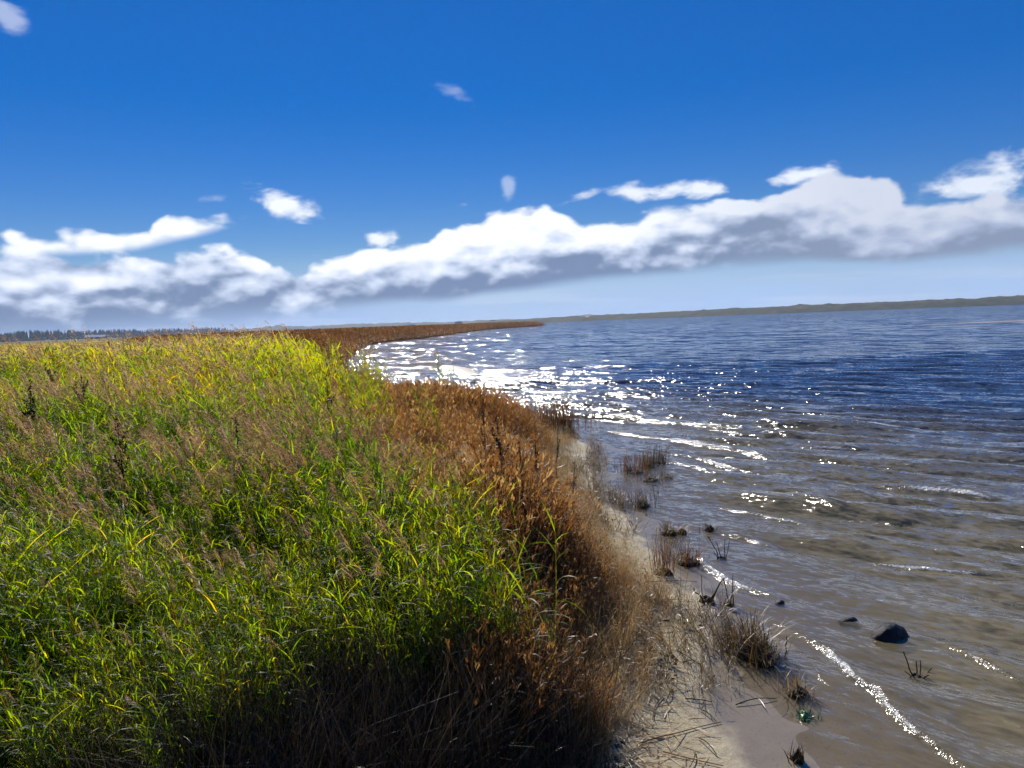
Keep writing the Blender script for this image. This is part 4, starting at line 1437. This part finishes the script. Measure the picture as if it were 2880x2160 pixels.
# upright dead stems in the shade of the reed front
def standing_stem(x, y, h, lean, leaves, label, mat=M_straw, v=0.45, seed=0, name='standing_dead_reed'):
    r = np.random.default_rng(seed)
    z = gz(x, y)
    e = empty(name, (x, y, z))
    t = np.linspace(0, 1, 8)
    p = np.stack([lean[0] * t ** 1.4, lean[1] * t ** 1.4, h * t], -1) + r.normal(size=(8, 3)) * 0.003
    p[0] = 0
    mb = MB()
    mb.tube(p, np.linspace(0.0045, 0.0022, 8), 5, v, cap=True)
    mb.build('stem', mat, e)
    for tt, az_, el_, L in leaves:
        k = min(int(tt * 7), 6)
        mb = MB()
        add_leaf(mb, p[k], az_, el_, L, 0.0055, 0.25, np.clip(v - 0.15 + r.normal() * 0.15, 0, 1), r, 6)
        mb.build('leaf', mat, e)
    tag(e, label, 'dead reed', 'standing dead reeds before the reed front')
    return e


standing_stem(-0.19, 3.70, 0.62, (0.0, 0.02), [(0.95, 2.2, 1.0, .10), (0.62, 0.1, 0.12, .26), (0.45, 3.1, 0.05, .22), (0.30, 0.5, 0.4, .18)], 'straight dead reed with three sideways leaves in the dark foreground', v=0.6, seed=701)
standing_stem(-0.10, 3.62, 0.34, (0.30, 0.08), [(0.8, -0.6, 0.0, .12), (0.95, 0.4, 0.3, .10)], 'dead stem leaning right beside the straight one with sideways leaves', v=0.5, seed=703)
standing_stem(0.16, 3.62, 0.20, (0.24, 0.05), [(0.6, -0.9, 0.1, .12)], 'short dead stem bent low toward the sand', v=0.5, seed=705)
standing_stem(-0.75, 3.42, 0.70, (0.14, 0.0), [(0.7, 2.6, 0.3, .2)], 'thin dead reed leaning right, left of the dark foreground centre', v=0.35, seed=707)
standing_stem(-1.05, 3.35, 0.55, (-0.22, 0.0), [(0.8, 3.4, 0.2, .2)], 'pale dead reed leaning left above the lower edge', v=0.35, seed=709)
standing_stem(-2.15, 3.35, 0.85, (-0.45, -0.05), [(0.6, 0.3, 0.2, .22), (0.9, 3.2, 0.1, .2)], 'grey bent reed stalk crossing the green leaves at far left', v=0.7, seed=711)


# ------------------------------------------------------------------ dark seed-headed docks
def dock(x, y, top, label, seed, spikes=5, size=1.0, base=None, group='dark seed-headed docks'):
    r = np.random.default_rng(seed)
    z = gz(x, y) if base is None else base
    h = top - z
    e = empty('dock_plant', (x, y, z))
    t = np.linspace(0, 1, 7)
    p = np.stack([0.06 * h * t ** 2 * r.normal(), 0.05 * h * t ** 2 * r.normal(), h * t], -1)
    mb = MB()
    mb.tube(p, np.linspace(0.006, 0.003, 7), 5, 0.3)
    mb.build('stem', M_dark, e)
    for i in range(spikes):
        tt = 1.0 if i == 0 else r.uniform(0.6, 0.92)
        L = (0.26 if i == 0 else r.uniform(0.12, 0.2)) * size
        k = min(int(tt * 6), 5)
        b0 = p[k] + (p[k + 1] - p[k]) * (tt * 6 - k)
        a = r.random() * 6.28
        tl = 0.05 if i == 0 else r.uniform(0.25, 0.6)
        d = np.array([math.cos(a) * tl, math.sin(a) * tl, 1.0])
        d /= np.linalg.norm(d)
        b0 = b0 - d * (L * 0.7 if i == 0 else 0)
        mb = MB()
        mb.tube(np.stack([b0, b0 + d * L * 0.5, b0 + d * L]), [0.002, 0.002, 0.001], 3, 0.2)
        for q in range(70):
            s_ = r.random()
            c = b0 + d * L * s_ + r.normal(size=3) * 0.010 * size * (1.15 - s_ * 0.7)
            w = 0.007 * size * r.uniform(0.7, 1.3)
            u = r.normal(size=3)
            u /= np.linalg.norm(u)
            v = np.cross(u, r.normal(size=3))
            v /= np.linalg.norm(v)
            mb.add([c - u * w, c - v * w * .7, c + u * w, c + v * w * .7], [(0, 1, 2, 3)], r.random())
        mb.build('seed_spike', M_dark, e, smooth=False)
    tag(e, label, 'dock', group)
    return e


dock(-0.10, 7.5, 1.62, 'tallest dark dock spike in the rusty rushes left of the sand', 801, 6, 1.3)
dock(0.07, 7.0, 1.42, 'dark dock spike leaning beside the tallest one, nearer the camera', 803, 4, 1.1)
dock(0.24, 7.8, 1.36, 'slim dark dock spike right of the tallest one', 805, 3, 1.1)
dock(0.47, 9.0, 1.22, 'dark dock spike farthest right near the pale straw', 807, 3, 1.0)
dock(0.58, 8.0, 1.02, 'short dark dock spike lowest on the straw slope', 809, 3, 0.9)
dock(-0.32, 8.6, 1.66, 'dark dock spike behind the tallest one, among rusty rushes', 811, 4, 1.1)
dock(-8.4, 14.0, 2.08, 'dark bushy weed poking up from the green reeds at far left', 813, 14, 1.7)
dock(-5.75, 9.0, 2.0, 'large dark weed at the left picture edge', 815, 14, 1.7)
dock(-5.75, 10.2, 2.0, 'dark weed to the right of the large dark one at the edge', 817, 11, 1.5)
dock(-3.55, 6.9, 1.80, 'dark branching weed over the black hollow in the reeds', 819, 7, 1.3)
dock(-2.36, 6.5, 1.78, 'dark seed head among the pinkish plumes', 821, 5, 1.2)
dock(-2.25, 9.2, 1.95, 'small dark seed head in the mid green reeds', 823, 5, 1.3)


# ------------------------------------------------------------------ yellow flowers
M_petal = foliage('petal_yellow', [(0.0, (0.70, 0.42, 0.01)), (1.0, (0.85, 0.62, 0.02))], trans=0.5, tgain=(1.1, 1.1, 0.8))


def flower(x, y, z, label, seed):
    r = np.random.default_rng(seed)
    g = gz(x, y)
    e = empty('yellow_flower', (x, y, g))
    h = z - g
    mb = MB()
    t = np.linspace(0, 1, 6)
    st_ = np.stack([0.03 * t ** 2, -0.05 * t ** 2, h * t], -1)
    mb.tube(st_, 0.0025, 4, 0.3)
    mb.build('stem', M_green, e)
    c = st_[-1]
    nrm_ = np.array([0.1, -0.6, 0.8])
    nrm_ /= np.linalg.norm(nrm_)
    u = np.cross(nrm_, [1, 0, 0.2])
    u /= np.linalg.norm(u)
    v = np.cross(nrm_, u)
    for ring, (n_, L, lift) in enumerate(((18, 0.030, 0.15), (14, 0.022, 0.45))):
        for k in range(n_):
            a = 6.283 * (k + 0.5 * ring) / n_ + r.normal() * 0.06
            d = u * math.cos(a) + v * math.sin(a)
            s_ = -u * math.sin(a) + v * math.cos(a)
            mb = MB()
            mb.strip([c + d * 0.004, c + d * L * 0.55 + nrm_ * L * lift * 0.4, c + d * L + nrm_ * L * lift * 0.5], [0.004, 0.007, 0.004], s_, r.random())
            mb.build('petal', M_petal, e)
    mb = MB()
    mb.tube(np.stack([c, c + nrm_ * 0.006, c + nrm_ * 0.009]), [0.010, 0.009, 0.003], 8, 0.2, cap=True)
    mb.build('disc', M_petal, e)
    tag(e, label, 'flower', 'yellow flowers in the reeds')


flower(-2.42, 4.30, 1.27, 'round yellow flower open among the green reeds', 901)
flower(-2.36, 3.38, 0.80, 'yellow flower at the left picture edge near the lower corner', 903)

# ------------------------------------------------------------------ dark crumbs of weed on the sand
r = np.random.default_rng(951)
mb = MB()
for i in range(3600):
    y = 3.8 + 6.0 * r.random() ** 1.5
    d = 0.22 + 1.0 * r.random() ** 0.8
    x = float(shore_x(y)) - d
    if vnoise(x, y, 3.0, 77) + 0.6 * vnoise(x, y, 8.0, 78) < 0.34:
        continue
    c = np.array([x, y, gz(x, y) + 0.003])
    w = 0.003 + 0.016 * r.random() ** 2
    for q in range(2):
        u = r.normal(size=3) * np.array([1, 1, 0.5])
        u /= np.linalg.norm(u)
        v = np.cross(u, r.normal(size=3))
        v /= np.linalg.norm(v) + 1e-6
        mb.add([c - u * w, c - v * w * .8, c + u * w, c + v * w * .8], [(0, 1, 2, 3)], r.random())
o = mb.build('beach_debris', M_dark, smooth=False)
tag(o, 'dark crumbs of dried weed scattered on the sand', None, None, 'stuff')

r = np.random.default_rng(971)
mb = MB()
for i in range(3400):
    y = 3.6 + 9.0 * r.random() ** 1.3
    d = 0.30 + 1.1 * r.random()
    x = float(shore_x(y)) - d
    if r.random() > sstep(d, 0.25, 0.7) * 0.9 + 0.1:
        continue
    L = r.uniform(0.06, 0.28)
    a = r.normal() * 1.2 - 0.5 + (math.pi if r.random() < 0.5 else 0)
    t = np.linspace(0, 1, 5)
    px_ = x + math.cos(a) * L * t
    py_ = y + math.sin(a) * L * t + 0.05 * L * np.sin(t * 3)
    pz_ = ground_z(px_, py_) + 0.006 + 0.02 * r.random() * t
    sd_ = np.array([-math.sin(a), math.cos(a), r.normal() * 0.25])
    mb.strip(np.stack([px_, py_, pz_], -1), np.array([0.8, 1, 1, 0.9, 0.4]) * r.uniform(0.004, 0.009), sd_, np.clip(r.normal(1.15, 0.3), 0, 1.5))
o = mb.build('fallen_straw', M_straw)
tag(o, 'loose straw fallen on the sand below the rushes', None, None, 'stuff')

# ------------------------------------------------------------------ haze
mb = MB()
x0_, x1_, y0_, y1_, z0_, z1_ = -6500, 6500, -300, 7000, -3.0, 30.0
vv = [(x, y, z) for z in (z0_, z1_) for x, y in ((x0_, y0_), (x1_, y0_), (x1_, y1_), (x0_, y1_))]
mb.add(vv, [(0, 3, 2, 1), (4, 5, 6, 7), (0, 1, 5, 4), (1, 2, 6, 5), (2, 3, 7, 6), (3, 0, 4, 7)], 0.5)
M_haze, T = new_mat('haze')
pv_ = T.node('ShaderNodeVolumePrincipled')
pv_.inputs['Color'].default_value = (0.62, 0.76, 1.0, 1)
pv_.inputs['Density'].default_value = 0.00011
pv_.inputs['Anisotropy'].default_value = 0.25
o_ = T.node('ShaderNodeOutputMaterial')
T.l.new(pv_.outputs[0], o_.inputs['Volume'])
haze = mb.build('haze', M_haze, smooth=False)
tag(haze, 'thin blue air over the lake and marsh', None, None, 'stuff')
